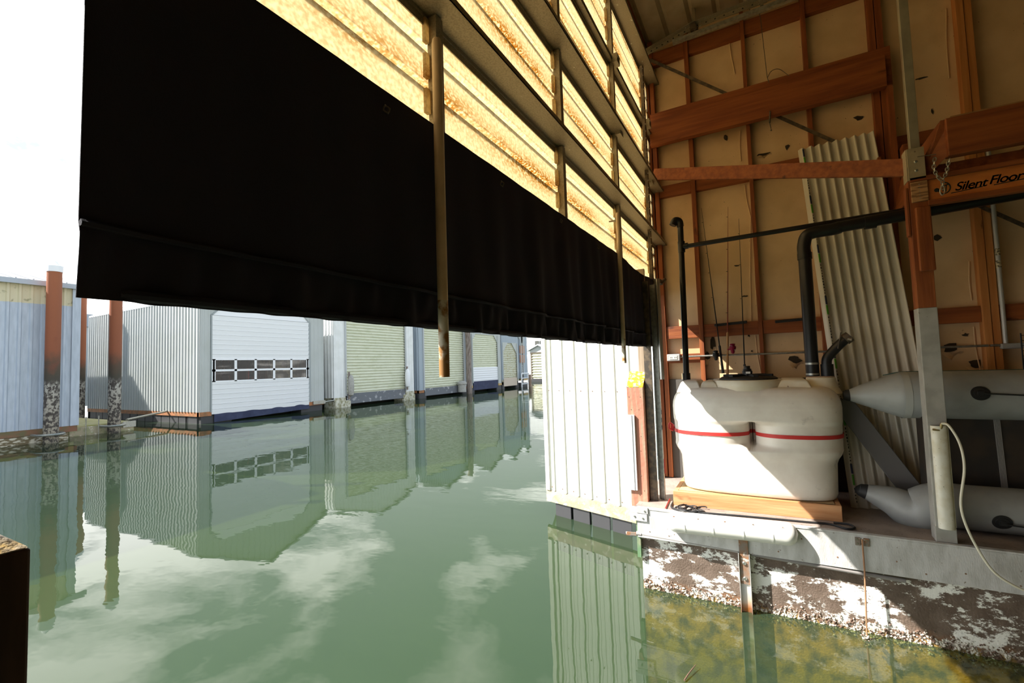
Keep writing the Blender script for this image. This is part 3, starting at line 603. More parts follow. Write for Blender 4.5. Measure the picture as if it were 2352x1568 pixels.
# black strap rope on deck
rp = bez([on(1547, 1150, 2, .80), on(1543, 1165, 2, .80), on(1570, 1172, 2, .81), on(1600, 1176, 2, .80), on(1720, 1186, 2, .80), on(1850, 1198, 2, .80), on(1905, 1203, 2, .80), on(1945, 1214, 2, .80), on(1963, 1212, 2, .80), on(1950, 1204, 2, .81), on(1915, 1200, 2, .80)], 8)
rt = thing('tie_rope', on(1750, 1190, 2, .79), 'black rope lying along the deck edge in front of the pale timber cradle', 'rope')
MB().tube(rp, .0085, 8).build('rope_line', BLKR, rt, smooth=True)
kn = []
for i in range(60):
    t = i/59; x = 1555+60*t; kn.append(on(x+9*math.sin(i*1.1), 1163+6*math.sin(i*.63)+6*t, 2, .805+.012*math.sin(i*.9)))
MB().tube(bez(kn, 3), .006, 6).build('knot', BLKR, rt, smooth=True)

# ================================================================ BLACK PIPES
vp = thing('vent_pipe', on(1577, 868, 0, 5.3), 'thin black pipe rising left of the tank with a branch running right', 'pipe')
a = on(1577, 872, 0, 5.3); t_ = on(1561, 515, 0, 5.3); X5 = 5.3
base = Vector((X5, a.y, 1.98)); top = Vector((X5, a.y-.02, t_.z)); tee = on(1566, 567, 0, X5); tee.y = top.y
MB().tube([base, top], .031, 16).tube([base, base+Vector((0, 0, .09))], .042, 16).tube([tee-Vector((0, 0, .06)), tee+Vector((0, 0, .06))], .038, 16).build('riser', BLK, vp, smooth=True)
MB().tube(bez([top-Vector((0, 0, .03)), top+Vector((-.01, .01, .03)), top+Vector((-.03, .05, .04)), top+Vector((-.04, .075, -.01))], 6), .038, 16).build('elbow_cap', BLK, vp, smooth=True)
MB().tube([tee, tee+Vector((0, -.07, .005))], .034, 16).tube([tee, on(2088, 481, 0, X5)+Vector((0, -.03, 0))], .024, 14).build('branch_pipe', BLK, vp, smooth=True)
bp = thing('drain_pipe', on(1875, 865, 0, 5.2), 'thick black pipe rising from the right neck of the tank and bending right', 'pipe')
XB = 5.2; b0 = Vector((XB, NK.y+.06, 2.02)); e0 = on(1866, 560, 0, XB); e1 = on(1900, 528, 0, XB); e1b = on(2088, 492, 0, XB); e2 = on(2352, 473, 0, 5.0)
MB().tube([b0, (XB, b0.y, e0.z-.12)], .055, 20).build('riser', BLK, bp, smooth=True)
ez = e1.z
MB().tube([(XB, b0.y, e0.z-.14), (XB, b0.y, e0.z-.08)], .062, 20).tube(bez([(XB, b0.y, e0.z-.12), (XB, b0.y, e0.z), (XB, b0.y-.05, ez-.015), (XB, e1.y-.05, ez), (XB, e1.y-.10, ez+.01)], 8), .057, 20).build('elbow', BLK, bp, smooth=True)
MB().tube([(XB, e1.y-.08, ez+.01), e1b, e1b+(e1b-e1).normalized()*3.0], .052, 20).tube([on(1985, 512, 0, XB), on(2012, 508, 0, XB)], .060, 20).build('cross_pipe', BLK, bp, smooth=True)
for dz in (.03, .13): MB().tube([(XB, b0.y, 2.0+dz), (XB, b0.y, 2.018+dz)], .058, 20).build('hose_clamp', CHAINM, bp, smooth=True)
y0_ = Vector((XB-.02, NK.y-.055, 2.02))
MB().tube(bez([y0_, y0_+Vector((0, 0, .14)), y0_+Vector((0, -.03, .2)), y0_+Vector((0, -.10, .28)), y0_+Vector((0, -.15, .33))], 6), .042, 16).tube([y0_, y0_+Vector((0, 0, .11))], .052, 16).build('wye_fitting', BLK, bp, smooth=True)
MB().tube([y0_+Vector((0, -.15, .33)), y0_+Vector((0, -.19, .36))], .052, 16).tube([y0_+Vector((-.04, -.12, .40)), y0_+Vector((-.04, -.09, .25))], .006, 6).tube([y0_+Vector((-.04, -.17, .34)), y0_+Vector((-.05, -.2, .33))], .02, 8).build('cam_cap', STEELD, bp, smooth=True)
mb = MB()
pc = bez([on(2088, 485, 0, 5.12), on(2094, 500, 0, 5.12), on(2090, 512, 0, 5.12)], 6)
q0 = on(2088, 496, 0, 5.2)
ringp = [Vector((q0.x+.065*math.cos(a_), q0.y, q0.z+.065*math.sin(a_))) for a_ in [i*math.pi/10 for i in range(21)]]
mb.tube(ringp, .007, 6); mb.build('pipe_strap', CHAINM, bp, smooth=True, label='perforated metal strap')

# ================================================================ FISHING RODS
def rod(tip, butt, grips, label, blank, grip, reelm, rx, guides, X=5.80):
    a = on(*tip, 0, X); b = on(*butt, 0, X); t = thing('fishing_rod', b, label, 'fishing rod', 'fishing rods on the wall')
    g = b+(a-b)*grips
    MB().tube([g, a], [.007, .0018], 8).build('blank', blank, t, smooth=True)
    MB().tube([b, b+(g-b)*.05, b+(g-b)*.45, b+(g-b)*.5, b+(g-b)*.97, g], [.014, .015, .013, .011, .014, .008], 12).build('handle', grip, t, smooth=True)
    m = MB()
    for k in guides:
        c = a+(b-a)*k; r_ = .006+.012*k
        m.tube([c+Vector((-r_-.004+r_*math.cos(w), 0, 0))+Vector((0, r_*math.sin(w)*.9, 0))+Vector((0, .008, 0)) for w in [i*math.pi/5 for i in range(11)]], .0018, 5)
        m.tube([c, c+Vector((-.01, .01, 0))], .002, 5)
    m.build('line_guide', STEELD, t)
    if reelm:
        c = b+(g-b)*.62+Vector((-.02, rx, 0))
        rl = MB().lathe(c+Vector((-.01, 0, .035)), [(.012, -.085), (.020, -.07), (.022, -.045), (.034, -.03), (.036, -.005), (.030, 0), (.024, .002), (.026, .022), (.03, .026), (.012, .03)], 18).bar(c+Vector((0, -rx, 0)), c, .008, .016).build('reel', reelm, t, smooth=True)
        MB().tube([c+Vector((-.01+.036*math.cos(w), .036*math.sin(w)*.9, .035+.02*math.cos(w*.5))) for w in [i*math.pi/8 for i in range(9)]], .002, 6).tube([c, c+Vector((-.05, math.copysign(.03, rx), -.01))], .004, 6).build('reel_bail', CHAINM, rl, smooth=True)
rod((1611, 478), (1661, 857), .165, 'black fishing rod leaning on the wall with a black reel, leftmost of the three', BLK, BLKR, BLK, .05, [.09, .28, .40, .55, .75])
rod((1672, 475), (1671, 869), .27, 'reddish fishing rod with cork grip and magenta reel, middle of the three', MARO, CORK, REEL, -.055, [.06, .25, .38, .50, .62])
rod((1697, 502), (1711, 858), .06, 'slim dark fishing rod without a reel above the tank lid, rightmost of the three', BLK, BLKR, None, 0, [.1, .3, .52])
def rack(p, q, label):
    a = on(*p, 0, 5.83); b = on(*q, 0, 5.83); t = thing('rod_rack', a, label, 'rod rack', 'rod racks')
    MB().bar(a, b, .03, .03).build('rack_bar', BLKR, t, bevel=.006); m = MB()
    for k in range(10):
        c = a+(b-a)*(k+.5)/10; m.box(c-Vector((.03, .012, .008)), c+Vector((-.012, .012, .008)))
    m.build('rack_slot', BLKR, t)
rack((1641, 747), (1716, 739), 'black rod rack on the wall holding the three fishing rods')
rack((1780, 739), (1862, 731), 'empty black rod rack left of the thick black drain pipe')
# outlet + conduit
cd = thing('wall_conduit', on(1700, 815, 0, 5.83), 'thin grey electrical conduit running level along the right wall between outlet boxes', 'conduit')
pts = [on(1566, 820, 0, 5.835), on(1850, 808, 0, 5.835)]; z_ = 2.255
MB().tube([(5.835, .95, z_), (5.835, -1.79, z_)], .011, 10).build('conduit_run', GALV, cd, smooth=True)
MB().tube([(5.835, -1.80, z_), (5.835, -3, z_)], .011, 10).build('conduit_run', GALV, cd, smooth=True)
ob = on(1548, 821, 0, 5.83)
o1 = thing('outlet_box', ob, 'grey outlet box with a double socket left of the black vent pipe', 'outlet')
bx = MB().box((5.79, ob.y+.075, ob.z-.042), (5.87, ob.y-.075, ob.z+.042)).build('box', mat('box_grey', (.42, .41, .40), .5), o1, bevel=.008)
MB().box((5.786, ob.y+.045, ob.z-.022), (5.79, ob.y-.045, ob.z+.022)).build('socket_face', mat('socket', (.62, .60, .56), .4), o1)
m = MB()
for y in (-.025, .025):
    for q in (-.008, .008): m.box((5.784, ob.y+y+q-.002, ob.z-.006), (5.787, ob.y+y+q+.002, ob.z+.008))
m.build('socket_slot', BLK, o1)
ob2 = on(2327, 794, 0, 5.84)
o2 = thing('junction_box', ob2, 'small grey junction box with a vertical conduit rising from it at the right edge', 'junction box')
MB().box((5.81, ob2.y+.085, ob2.z-.025), (5.862, ob2.y-.085, ob2.z+.025)).build('box', mat('box_grey2', (.36, .36, .34), .5), o2, bevel=.01)
vt = on(2292, 470, 0, 5.84); vb = on(2317, 786, 0, 5.84)
MB().tube([(5.838, vb.y+.02, ob2.z), (5.838, vb.y+.02, vt.z+.6)], .017, 12).build('vertical_conduit', mat('conduit_grey', (.50, .51, .50), .4, .2), o2, smooth=True)
for py in (578, 606):
    c = on(2302, py, 0, 5.84); MB().tube([(5.838, vb.y+.02, c.z-.03), (5.838, vb.y+.02, c.z+.02)], .0185, 12).tube([(5.838, vb.y+.02, c.z+.02), (5.838, vb.y+.02, c.z+.035)], .019, 12).build('tape_label', mat('tape%d' % py, (.60, .52, .34), .6, c2=(.12, .1, .07), sc=60, lo=.5, hi=.55), o2, smooth=True, label='yellowed sticker band')
rk = thing('wire_rack', on(2346, 800, 0, 5.7), 'black wire rack on the right wall at the edge of the picture', 'wire rack')
c = on(2344, 765, 0, 5.7); c2_ = on(2347, 850, 0, 5.7)
m = MB().tube([(5.7, c.y, c.z), (5.7, c.y, c2_.z-.1)], .006, 6)
for k in range(10): m.tube([(5.7, c.y, c.z-.02-k*.045), (5.7, c.y-.6, c.z-.02-k*.045)], .003, 5)
m.build('wire_frame', BLK, rk)
# hanging wire with hook
wk = thing('wire_hook', on(1762, 180, 0, 5.66), 'thin wire hanging from the roof with a looped end in front of the brown beam', 'wire')
MB().tube([on(1743, 22, 0, 5.62), on(1747, 45, 0, 5.62), on(1762, 176, 0, 5.62), on(1766, 190, 0, 5.62)], .0035, 6).build('wire', STEELD, wk, smooth=True)
MB().tube(bez([on(1763, 178, 0, 5.62), on(1772, 163, 0, 5.62), on(1790, 159, 0, 5.62), on(1812, 174, 0, 5.62)], 6), .0035, 6).build('loop', STEELD, wk, smooth=True)
MB().tube([on(1769, 255, 0, 5.68), on(1768, 282, 0, 5.68)], .008, 8).lathe(on(1771, 299, 0, 5.68), [(.004, -.008), (.011, 0), (.004, .008)], 8).tube([on(1768, 282, 0, 5.68), on(1771, 296, 0, 5.68)], .004, 6).build('hook', STEELD, wk, smooth=True)

# ================================================================ TIMBERS in front of wall
bm = thing('header_beam', (5.7, 0, 4.88), 'heavy built-up brown timber beam crossing the upper right wall', 'beam')
MB().box((5.70, 1.12, 4.87), (5.775, -1.19, 5.19)).build('beam_board', WY, bm, bevel=.004)
MB().box((5.775, 1.12, 4.90), (5.848, -1.25, 5.31)).build('beam_board', WY, bm, bevel=.004)
MB().box((5.72, -1.235, 3.6), (5.80, -1.19, 4.88)).build('trimmer', WZ, bm)
a = on(1502, 401, 0, 5.75); b = on(2092, 385, 0, 4.68)
MB().bar(a, b, .045, .135).build('brace_board', WX, label='long single board sloping from the door corner to the wooden column', cat='board', bevel=.003)
bk = on(2050, 345, 0, 5.60)
MB().box((5.70, -1.07, 4.02), (5.84, -1.10, 4.17)).build('timber_block', WX, label='short sawn timber block left of the double stud behind the corrugated sheet top', cat='block', group='sawn blocks', bevel=.003)
MB().box((5.62, -1.25, 4.02), (5.84, -1.30, 4.22)).build('timber_block', WX, label='short sawn timber block right of the double stud near the column head', cat='block', group='sawn blocks', bevel=.003)

# ---------------------------------------------------------------- corrugated sheet
sa_ = on(1833, 345, 0, 5.80); sb_ = on(2004, 304, 0, 5.80)
BL = on(1956, 1166, 2, .79); BL.x += .02; BR = Vector((BL.x+.12, BL.y-.70, .79))
cs = thing('corrugated_sheet', (BL+BR)/2, 'tall pale corrugated plastic sheet leaning against the right wall', 'corrugated sheet')
nrm = (sa_-BL).cross(BR-BL).normalized()
if nrm.x > 0: nrm = -nrm
def sheet(u, v): 
    p = (BL*(1-v)+sa_*v)*(1-u)+(BR*(1-v)+sb_*v)*u
    return p+nrm*(.02*math.sin(u*2*math.pi*8.5-1.2)+.01)
MB().grid(sheet, 170, 6, .002, nrm).build('sheet_panel', SHEETM, cs, smooth=True, angle=80)
m1, m2, m3, m4 = MB(), MB(), MB(), MB(); rr = random.Random(3)
def strip(m, u0, u1, v0, v1): m.grid(lambda u, v: Vector(sheet(u0+(u1-u0)*u, v0+(v1-v0)*v))+nrm*.0035, 3, 1, .0006, nrm)
for k in range(7):
    v = .055+k*.148
    strip(m2, .045, .075, v+.028, v+.052); strip(m3, .045, .075, v+.0, v+.026)
    for j in range(12): vv = v-.010-j*.008; strip(m1, .048+rr.uniform(0, .006), .068-rr.uniform(0, .008), vv, vv+rr.uniform(.002, .0055)) if vv > .01 else None
m1.build('printed_text_marks', PRNT, cs); m2.build('navy_print', PNAV, cs); m3.build('green_print', PGRN, cs)
# grey plank
a = on(1930, 918, 0, 5.27); b = on(2095, 1128, 0, 5.25)
MB().bar(a, b, .165, .04, (1, 0, 0)).build('grey_plank', mat('dark_grey_paint', (.13, .125, .125), .6), label='dark grey plank slanting between the tank and the dinghy', cat='plank', bevel=.006)

# ================================================================ COLUMN
cl = thing('support_column', (4.65, -1.09, .79), 'square timber column on the deck edge, grey painted below and bare wood above', 'column')
cY0, cY1 = -1.035, -1.15
MB().box((4.60, cY0, .79), (4.72, cY1, 2.55)).build('painted_lower_post', GREYP, cl, bevel=.004, label='grey painted lower half')
MB().box((4.595, cY0+.003, .79), (4.64, cY1-.003, .90)).build('foot_plate', GREYP, cl, bevel=.003)
MB().box((4.602, cY0-.002, 2.55), (4.72, cY1+.002, 3.72)).build('bare_upper_post', WZ, cl, bevel=.004)
MB().hexa([(4.575, cY0-.028, 2.83), (4.602, cY0-.028, 2.83), (4.602, cY1-.008, 2.83), (4.575, cY1-.008, 2.83)], [(4.575, cY0-.028, 3.33), (4.602, cY0-.028, 3.33), (4.602, cY1-.004, 3.33), (4.575, cY1-.004, 3.33)]).build('scab_board', WZ, cl, bevel=.008)
MB().box((4.60, cY0+.018, 3.12), (4.66, cY0, 3.50)).build('side_block', WZ, cl, bevel=.004)
sq = thing('steel_post', (4.66, -1.11, 3.55), 'slim square galvanised post rising from the top of the wooden column', 'post')
MB().box((4.63, -1.075, 3.75), (4.685, -1.135, 6.32)).build('square_tube', mat('warm_galv_tube', (.46, .43, .33), .4, .5, c2=(.38, .35, .27), sc=8), sq, bevel=.003)
MB().box((4.585, -1.04, 3.55), (4.592, -1.145, 3.80)).box((4.592, -1.04, 3.55), (4.70, -1.033, 3.80)).build('bracket_plate', mat('tan_steel', (.55, .47, .33), .45, .4, c2=(.44, .37, .25), sc=8), sq, bevel=.002)
for z in (3.62, 3.69): MB().lathe((4.585, -1.09, z), [(.007, -.008), (.011, -.004), (.011, 0)], 10, (1, 0, 0)).build('bolt', CHAINM, sq, smooth=True)
MB().lathe((4.585, -1.09, 3.77), [(.006, -.001), (.006, 0)], 10, (1, 0, 0)).build('bolt_hole', RUST, sq)
# joist with lettering
js = thing('i_joist', (4.62, -2, 3.33), 'orange timber i-joist with black script lettering running right from the column', 'joist')
MB().box((4.585, -1.145, 3.335), (4.645, -4.5, 3.375)).build('flange', WY, js, bevel=.003)
MB().box((4.585, -1.045, 3.535), (4.645, -4.5, 3.57)).build('flange', WY, js, bevel=.003)
MB().box((4.612, -1.15, 3.37), (4.622, -4.5, 3.54)).build('web', mat('osb_web', (.66, .22, .045), .6, c2=(.52, .15, .03), sc=10, st=(1, .5, 1)), js)
MB().box((4.588, -1.05, 3.375), (4.612, -1.150, 3.533)).build('plywood_filler', mat('ply_edge', (.50, .27, .12), .8, c2=(.25, .12, .05), sc=9, st=(1, .6, 5), lo=.5, hi=.56), js, bevel=.002)
mb = MB()
for k in range(5): mb.lathe((4.588, -1.10, 3.40+k*.027), [(.0035, -.002), (.004, 0)], 6, (1, 0, 0))
mb.build('staple', CHAINM, js)
INK = mat('ink_black', (.02, .025, .02), .7)
def text(body_, Y, z, size, parent, shear=.35, name='lettering'):
    cu = bpy.data.curves.new('t', 'FONT'); cu.body = body_; cu.size = size; cu.shear = shear; cu.extrude = .0006; cu.space_character = .92; cu.offset = .0012
    to = bpy.data.objects.new('t', cu); COL.objects.link(to); bpy.context.view_layer.update()
    me = bpy.data.meshes.new_from_object(to.evaluated_get(bpy.context.evaluated_depsgraph_get())); bpy.data.objects.remove(to)
    m = MB(); m.v = [Vector((4.6112, Y-v.co.x, z+v.co.y)) for v in me.vertices]; m.f = [tuple(p.vertices) for p in me.polygons]
    m.build(name, INK, parent, label='black script lettering')
text('Silent', -1.305, 3.42, .088, js); text('Floor', -1.492, 3.428, .088, js)
mb = MB().bar((4.611, -1.285, 3.407), (4.611, -1.46, 3.420), .0012, .006).bar((4.611, -1.52, 3.418), (4.611, -1.72, 3.430), .0012, .006)
mb.tube([(4.611, -1.248+.035*math.cos(w), 3.455+.042*math.sin(w)) for w in [i*math.pi/12 for i in range(4, 24)]], .004, 6)
mb.bar((4.611, -1.228, 3.47), (4.611, -1.272, 3.478), .0012, .008).bar((4.611, -1.245, 3.475), (4.611, -1.240, 3.43), .0012, .007).bar((4.611, -1.262, 3.475), (4.611, -1.257, 3.425), .0012, .006).lathe((4.611, -1.205, 3.448), [(.016, -.0006), (.016, .0006)], 7, (1, 0, 0))
mb.build('emblem', INK, js)
ub = thing('upper_beam', (4.6, -2.5, 3.68), 'thick reddish timber beam at the right edge above the joist', 'beam')
MB().box((4.56, -1.275, 3.68), (4.64, -4.5, 3.97)).build('beam_board', WY, ub, bevel=.006)
MB().box((4.58, -1.31, 3.97), (4.64, -4.5, 3.985)).build('plywood_edge', wood('ply_top', (.5, .3, .14), (.36, .2, .08), 1), ub)
MB().prism([(4.66, -1.17, 3.56), (4.66, -1.17, 3.66), (4.58, -1.25, 3.97), (5.85, -1.25, 3.97), (5.85, -1.17, 3.56)], (0, -.045, 0)).build('cross_board', WX, ub, bevel=.003)
MB().hexa([(4.66, -1.16, 3.57), (4.70, -1.16, 3.57), (4.66, -1.275, 3.69), (4.60, -1.275, 3.69)], [(4.66, -1.16, 3.74), (4.70, -1.16, 3.74), (4.66, -1.275, 3.96), (4.60, -1.275, 3.96)]).build('hip_end', WY, ub)
MB().box((4.7, -1.95, 3.60), (5.85, -2.0, 3.88)).box((4.7, -1.2, 3.60), (4.74, -4.5, 3.67)).build('cross_board', WX, ub)
# chain
ch = thing('hanging_chain', on(2163, 400, 0, 4.54), 'short galvanised chain with a snap hook looped over a nail at the column head', 'chain')
cp = bez([on(2148, 358, 0, 4.54), on(2145, 385, 0, 4.54), on(2154, 405, 0, 4.54), on(2165, 412, 0, 4.54), on(2174, 395, 0, 4.54), on(2178, 375, 0, 4.54), on(2180, 368, 0, 4.54)], 10)
def link(c, t, tw, L1=.022, r=.0028, w=.0085):
    t = t.normalized(); a = t.orthogonal().normalized(); b = t.cross(a); q = (a*math.cos(tw)+b*math.sin(tw))
    pts = [c+t*(L1*.5*math.cos(x)+(.004 if math.cos(x) > 0 else -.004))+q*w*math.sin(x) for x in [i*math.pi/6 for i in range(13)]]
    return MB().tube(pts, r, 6)
def chain(path, step=.019):
    acc = 0; last = path[0]; k = 0
    for p, q in zip(path, path[1:]):
        acc += (q-p).length
        if acc > step: link(q, q-p, 0.8 if k % 2 else 2.37, L1=.026, w=.0095, r=.0032).build('chain_link', CHAINM, ch, smooth=True); acc = 0; k += 1
chain(cp); chain([on(2165, 412+i*3, 0, 4.535) for i in range(7)])
MB().tube(bez([on(2163, 425, 0, 4.53), on(2159, 440, 0, 4.53), on(2164, 448, 0, 4.53), on(2170, 440, 0, 4.53), on(2167, 425, 0, 4.53), on(2163, 425, 0, 4.53)], 6), .004, 8).build('snap_hook', CHAINM, ch, smooth=True)
MB().tube([on(2107, 360, 0, 4.56), on(2150, 354, 0, 4.53)], .003, 6).build('nail', STEELD, ch)
# sleeve fender on the column
SLT, SLB = 1.655, .895
def slv(u, v):
    a = -1.9+3.8*u; return (4.598-.038*math.cos(a/1.9*math.pi/2)-.006, -1.09+.048*math.sin(a*.85)-.008, SLB+(SLT-SLB)*v)
ss = thing('vinyl_post_guard', (4.57, -1.09, SLB), 'cream half-round vinyl guard screwed to the foot of the column', 'fender')
MB().grid(slv, 24, 2, .004, (1, 0, 0)).build('guard_shell', SLEEVE, ss, smooth=True, angle=60)
MB().box((4.588, -1.125, SLB+.01), (4.600, -1.152, SLT)).build('guard_flange', SLEEVE, ss, bevel=.002)
mb = MB()
for z in (1.58, 1.3, 1.05): mb.lathe((4.586, -1.135, z), [(.005, -.002), (.005, 0)], 8, (1, 0, 0))
mb.build('screw', BLK, ss)
hs_ = thing('water_hose', on(2165, 970, 0, 4.55), 'thin cream hose looping down from a brass tap on the column', 'hose')
hp = [on(*p, 0, X) for p, X in (((2162, 972), 4.55), ((2180, 978), 4.53), ((2205, 1020), 4.51), ((2215, 1075), 4.5), ((2207, 1150), 4.5), ((2215, 1195), 4.5), ((2240, 1250), 4.5), ((2280, 1310), 4.5), ((2330, 1345), 4.5), ((2380, 1365), 4.5))]
MB().tube(bez(hp, 8), .0085, 8).build('hose_tube', HOSE, hs_, smooth=True)
MB().tube([on(2160, 990, 0, 4.57), on(2163, 972, 0, 4.55)], .010, 10).tube([on(2142, 986, 0, 4.56), on(2158, 988, 0, 4.56)], .008, 8).build('tap', mat('brass', (.5, .38, .2), .4, .8), hs_, smooth=True)

# ================================================================ DINGHY
dg = thing('inflatable_dinghy', (5.15, -2.2, .79), 'grey inflatable dinghy standing on its side along the deck behind the column', 'dinghy')
TX, TR = 5.12, .198
T0 = Vector((TX, -.605, 1.845))
tp_ = [T0, T0+Vector((0, -.03, 0)), Vector((TX, -.78, 1.85)), Vector((TX, -.92, 1.85)), Vector((TX, -1.05, 1.85)), Vector((TX, -1.8, 1.85)), Vector((TX, -4.4, 1.85))]
top_t = MB().tube(bez(tp_, 6), [(.046+(TR-.046)*min(1, max(0, (-p.y-.62)/.37))**.92) for p in bez(tp_, 6)], 40).build('upper_tube', HYP, dg, smooth=True)
MB().tube([T0+Vector((0, .02, 0)), T0+Vector((0, .0, 0)), T0+Vector((0, -.045, 0))], [.034, .047, .056], 24).build('tube_cone_cap', BLKR, dg, smooth=True)
BX, BRd = 5.02, .172
q = [on(1974, 1124, 0, 5.08), on(2000, 1132, 0, 5.07), on(2050, 1150, 0, 5.05), on(2100, 1172, 0, 5.02), Vector((5.0, -1.16, .968)), Vector((5.0, -1.35, .966)), Vector((5.0, -1.8, .966)), Vector((5.0, -4.4, .966))]
qq = bez(q, 6); y0q = q[0].y
MB().tube(qq, [(.05+(BRd-.05)*min(1, max(0, (y0q-p.y-.02)/.37))**.85) for p in qq], 40).build('lower_tube', HYP, dg, smooth=True)
MB().tube([q[0]+Vector((0, .028, .012)), q[0]+Vector((0, .015, .006)), q[0], q[0]+(q[1]-q[0]).normalized()*.05], [.018, .038, .052, .066], 24).build('tube_cone_cap', BLKR, dg, smooth=True)
def seam(c, d_, r, wd, name='tube_seam'):
    MB().tube([c-d_*wd/2, c+d_*wd/2], [r, r], 40, cap=False).build(name, mat(name, (.42, .43, .41), .5), dg, smooth=True)
seam(Vector((TX, -1.01, 1.85)), Vector((0, 1, 0)), TR+.0025, .05)
FLR = mat('dinghy_floor', (.028, .024, .022), .7, c2=(.05, .035, .025), sc=5)
MB().box((5.16, -1.16, 1.05), (5.20, -4.4, 1.75)).build('floor_panel', FLR, dg)
MB().box((5.02, -1.10, 1.08), (5.22, -1.16, 1.72)).build('transom', FLR, dg, bevel=.01)
ga, gb = on(2288, 955, 0, 5.155), on(2311, 1148, 0, 5.155)
fsx = MB()
for k in (-.016, -.008, 0, .008, .016): fsx.bar(ga+Vector((0, k, 0)), gb+Vector((0, k, 0)), .006, .0065, (1, 0, 0))
fsx.build('floor_stripe', mat('stripe_grey', (.30, .29, .28), .7), dg)
def patch(cy, cz, R, ang, py, X, ry, rz, name):
    m = MB(); rings = [(1, .004), (.97, .009), (.72, .010), (.68, .014), (.4, .014), (.34, .019), (.05, .019)]; n = 32; vs = []; fs = []
    for r_, o_ in rings:
        for k in range(n):
            w = 2*math.pi*k/n; a = ang+rz*r_*math.sin(w)/R; vs.append((X-math.cos(a)*(R+o_), py+ry*r_*math.cos(w), cz+math.sin(a)*(R+o_)))
    for i in range(len(rings)-1):
        for k in range(n): k2 = (k+1) % n; fs.append((i*n+k, i*n+k2, (i+1)*n+k2, (i+1)*n+k))
    fs.append(tuple(range((len(rings)-1)*n, len(rings)*n))); m.add(vs, fs)
    pt_ = m.build(name, BLKR, dg, smooth=True)
    a = ang; c_ = Vector((X-math.cos(a)*(R+.02), py, cz+math.sin(a)*(R+.02)))
    MB().bar(c_+Vector((0, .02, 0)), c_+Vector((0, -.02, 0)), .01, .03).build('patch_loop', BLKR, pt_)
    MB().tube(bez([c_, c_+Vector((-.004, -.10, -.008)), c_+Vector((-.002, -.4, -.02)), c_+Vector((0, -1.0, 0))], 6), .006, 6).build('grab_rope', BLKR, pt_, smooth=True)
pA = on(2252, 903, 0, TX-TR); patch(0, 1.85, TR, math.asin(max(-1, min(1, (pA.z-1.85)/TR))), pA.y, TX, .058, .055, 'rope_patch')
pB = on(2303, 1200, 0, 5.0-BRd); patch(0, .966, BRd, math.asin(max(-1, min(1, (pB.z-.966)/BRd))), pB.y, 5.0, .058, .055, 'rope_patch')
hA = on(2130, 940, 0, TX-TR+.03)
MB().tube(bez([hA+Vector((0, .0, .03)), hA+Vector((-.03, .0, 0)), hA+Vector((-.01, 0, -.07)), hA+Vector((.03, -.02, -.1))], 6), [.03]*19, 10).build('carry_handle', BLKR, dg, smooth=True)
MB().tube([(TX, -.88, 1.85+TR*.86), (TX, -1.0, 1.85+TR+.001), (TX, -4.4, 1.85+TR+.001)], .004, 6).build('piping', mat('green_piping', (.05, .12, .10), .6), dg)

# ================================================================ WHITE METAL WALL outside right
A_ = on(1255, 1122, 2, .36); B_ = on(1468, 1171, 2, .36); dW = (B_-A_); dW.z = 0; LW = dW.length; dW.normalize(); nW = Vector((-abs(dW.y), dW.x*(-1 if dW.y > 0 else 1), 0)).normalized()
if nW.x > 0: nW = -nW
nb = thing('metal_clad_boathouse', (A_.x+1, A_.y, .2), 'off-white ribbed metal boathouse wall standing just outside the right end of the door', 'boathouse')
def rib_poly(L, pitch, spots, depth):
    pts = []; k = 0
    while k*pitch < L:
        for s_, o_ in spots:
            x = k*pitch+s_*pitch
            if x <= L: pts.append((x, o_))
        k += 1
    if pts[-1][0] < L: pts.append((L, 0))
    return pts
def corr(p, dirv, nv, L, z0, z1f, pitch, depth, name, m, parent, spots=None, th=.01):
    spots = spots or [(0, 0), (.30, 0), (.40, depth), (.60, depth), (.70, 0)]
    prof = rib_poly(L, pitch, spots, depth); vs = []; fs = []; n = len(prof)
    for s_, o_ in prof:
        q_ = Vector(p)+dirv*s_; t_ = z1f(s_) if callable(z1f) else z1f
        for oo in (o_, -th):
            vs.append((q_.x+nv.x*oo, q_.y+nv.y*oo, z0)); vs.append((q_.x+nv.x*oo, q_.y+nv.y*oo, t_))
    for i in range(n-1):
        a = 4*i; b = 4*i+4; fs += [(a, b, b+1, a+1), (a+2, a+3, b+3, b+2), (a, a+2, b+2, b), (a+1, b+1, b+3, a+3)]
    fs += [(0, 1, 3, 2), (4*n-4, 4*n-2, 4*n-1, 4*n-3)]
    return MB().add(vs, fs).build(name, m, parent)
LE = LW+.28
wsp = [(0, 0), (.10, 0), (.13, .004), (.16, 0), (.38, 0), (.44, .024), (.54, .024), (.60, 0), (.80, 0), (.83, .004), (.86, 0)]
corr(A_+dW*.05, dW, nW, LE-.05, .36, 6.0, .222, .024, 'ribbed_wall', WWALL, nb, wsp)
c_ = A_+nW*.015
MB().hexa([c_+nW*.02+dW*0, c_+dW*.075+nW*.02, c_+dW*.075-nW*.03, c_-nW*.03], [Vector((v.x, v.y, 6.0)) for v in (c_+nW*.02, c_+dW*.075+nW*.02, c_+dW*.075-nW*.03, c_-nW*.03)]).build('corner_trim', WWALL, nb)
e1_ = A_-nW*.05
MB().prism([(e1_.x, e1_.y, .36), (e1_.x, e1_.y, 6.0), (e1_.x+5, e1_.y+1.6, 6.0), (e1_.x+5, e1_.y+1.6, .36)], (dW.x*.05, dW.y*.05, 0)).build('end_wall', WWALL, nb)
s0 = A_+nW*-.02+dW*.04
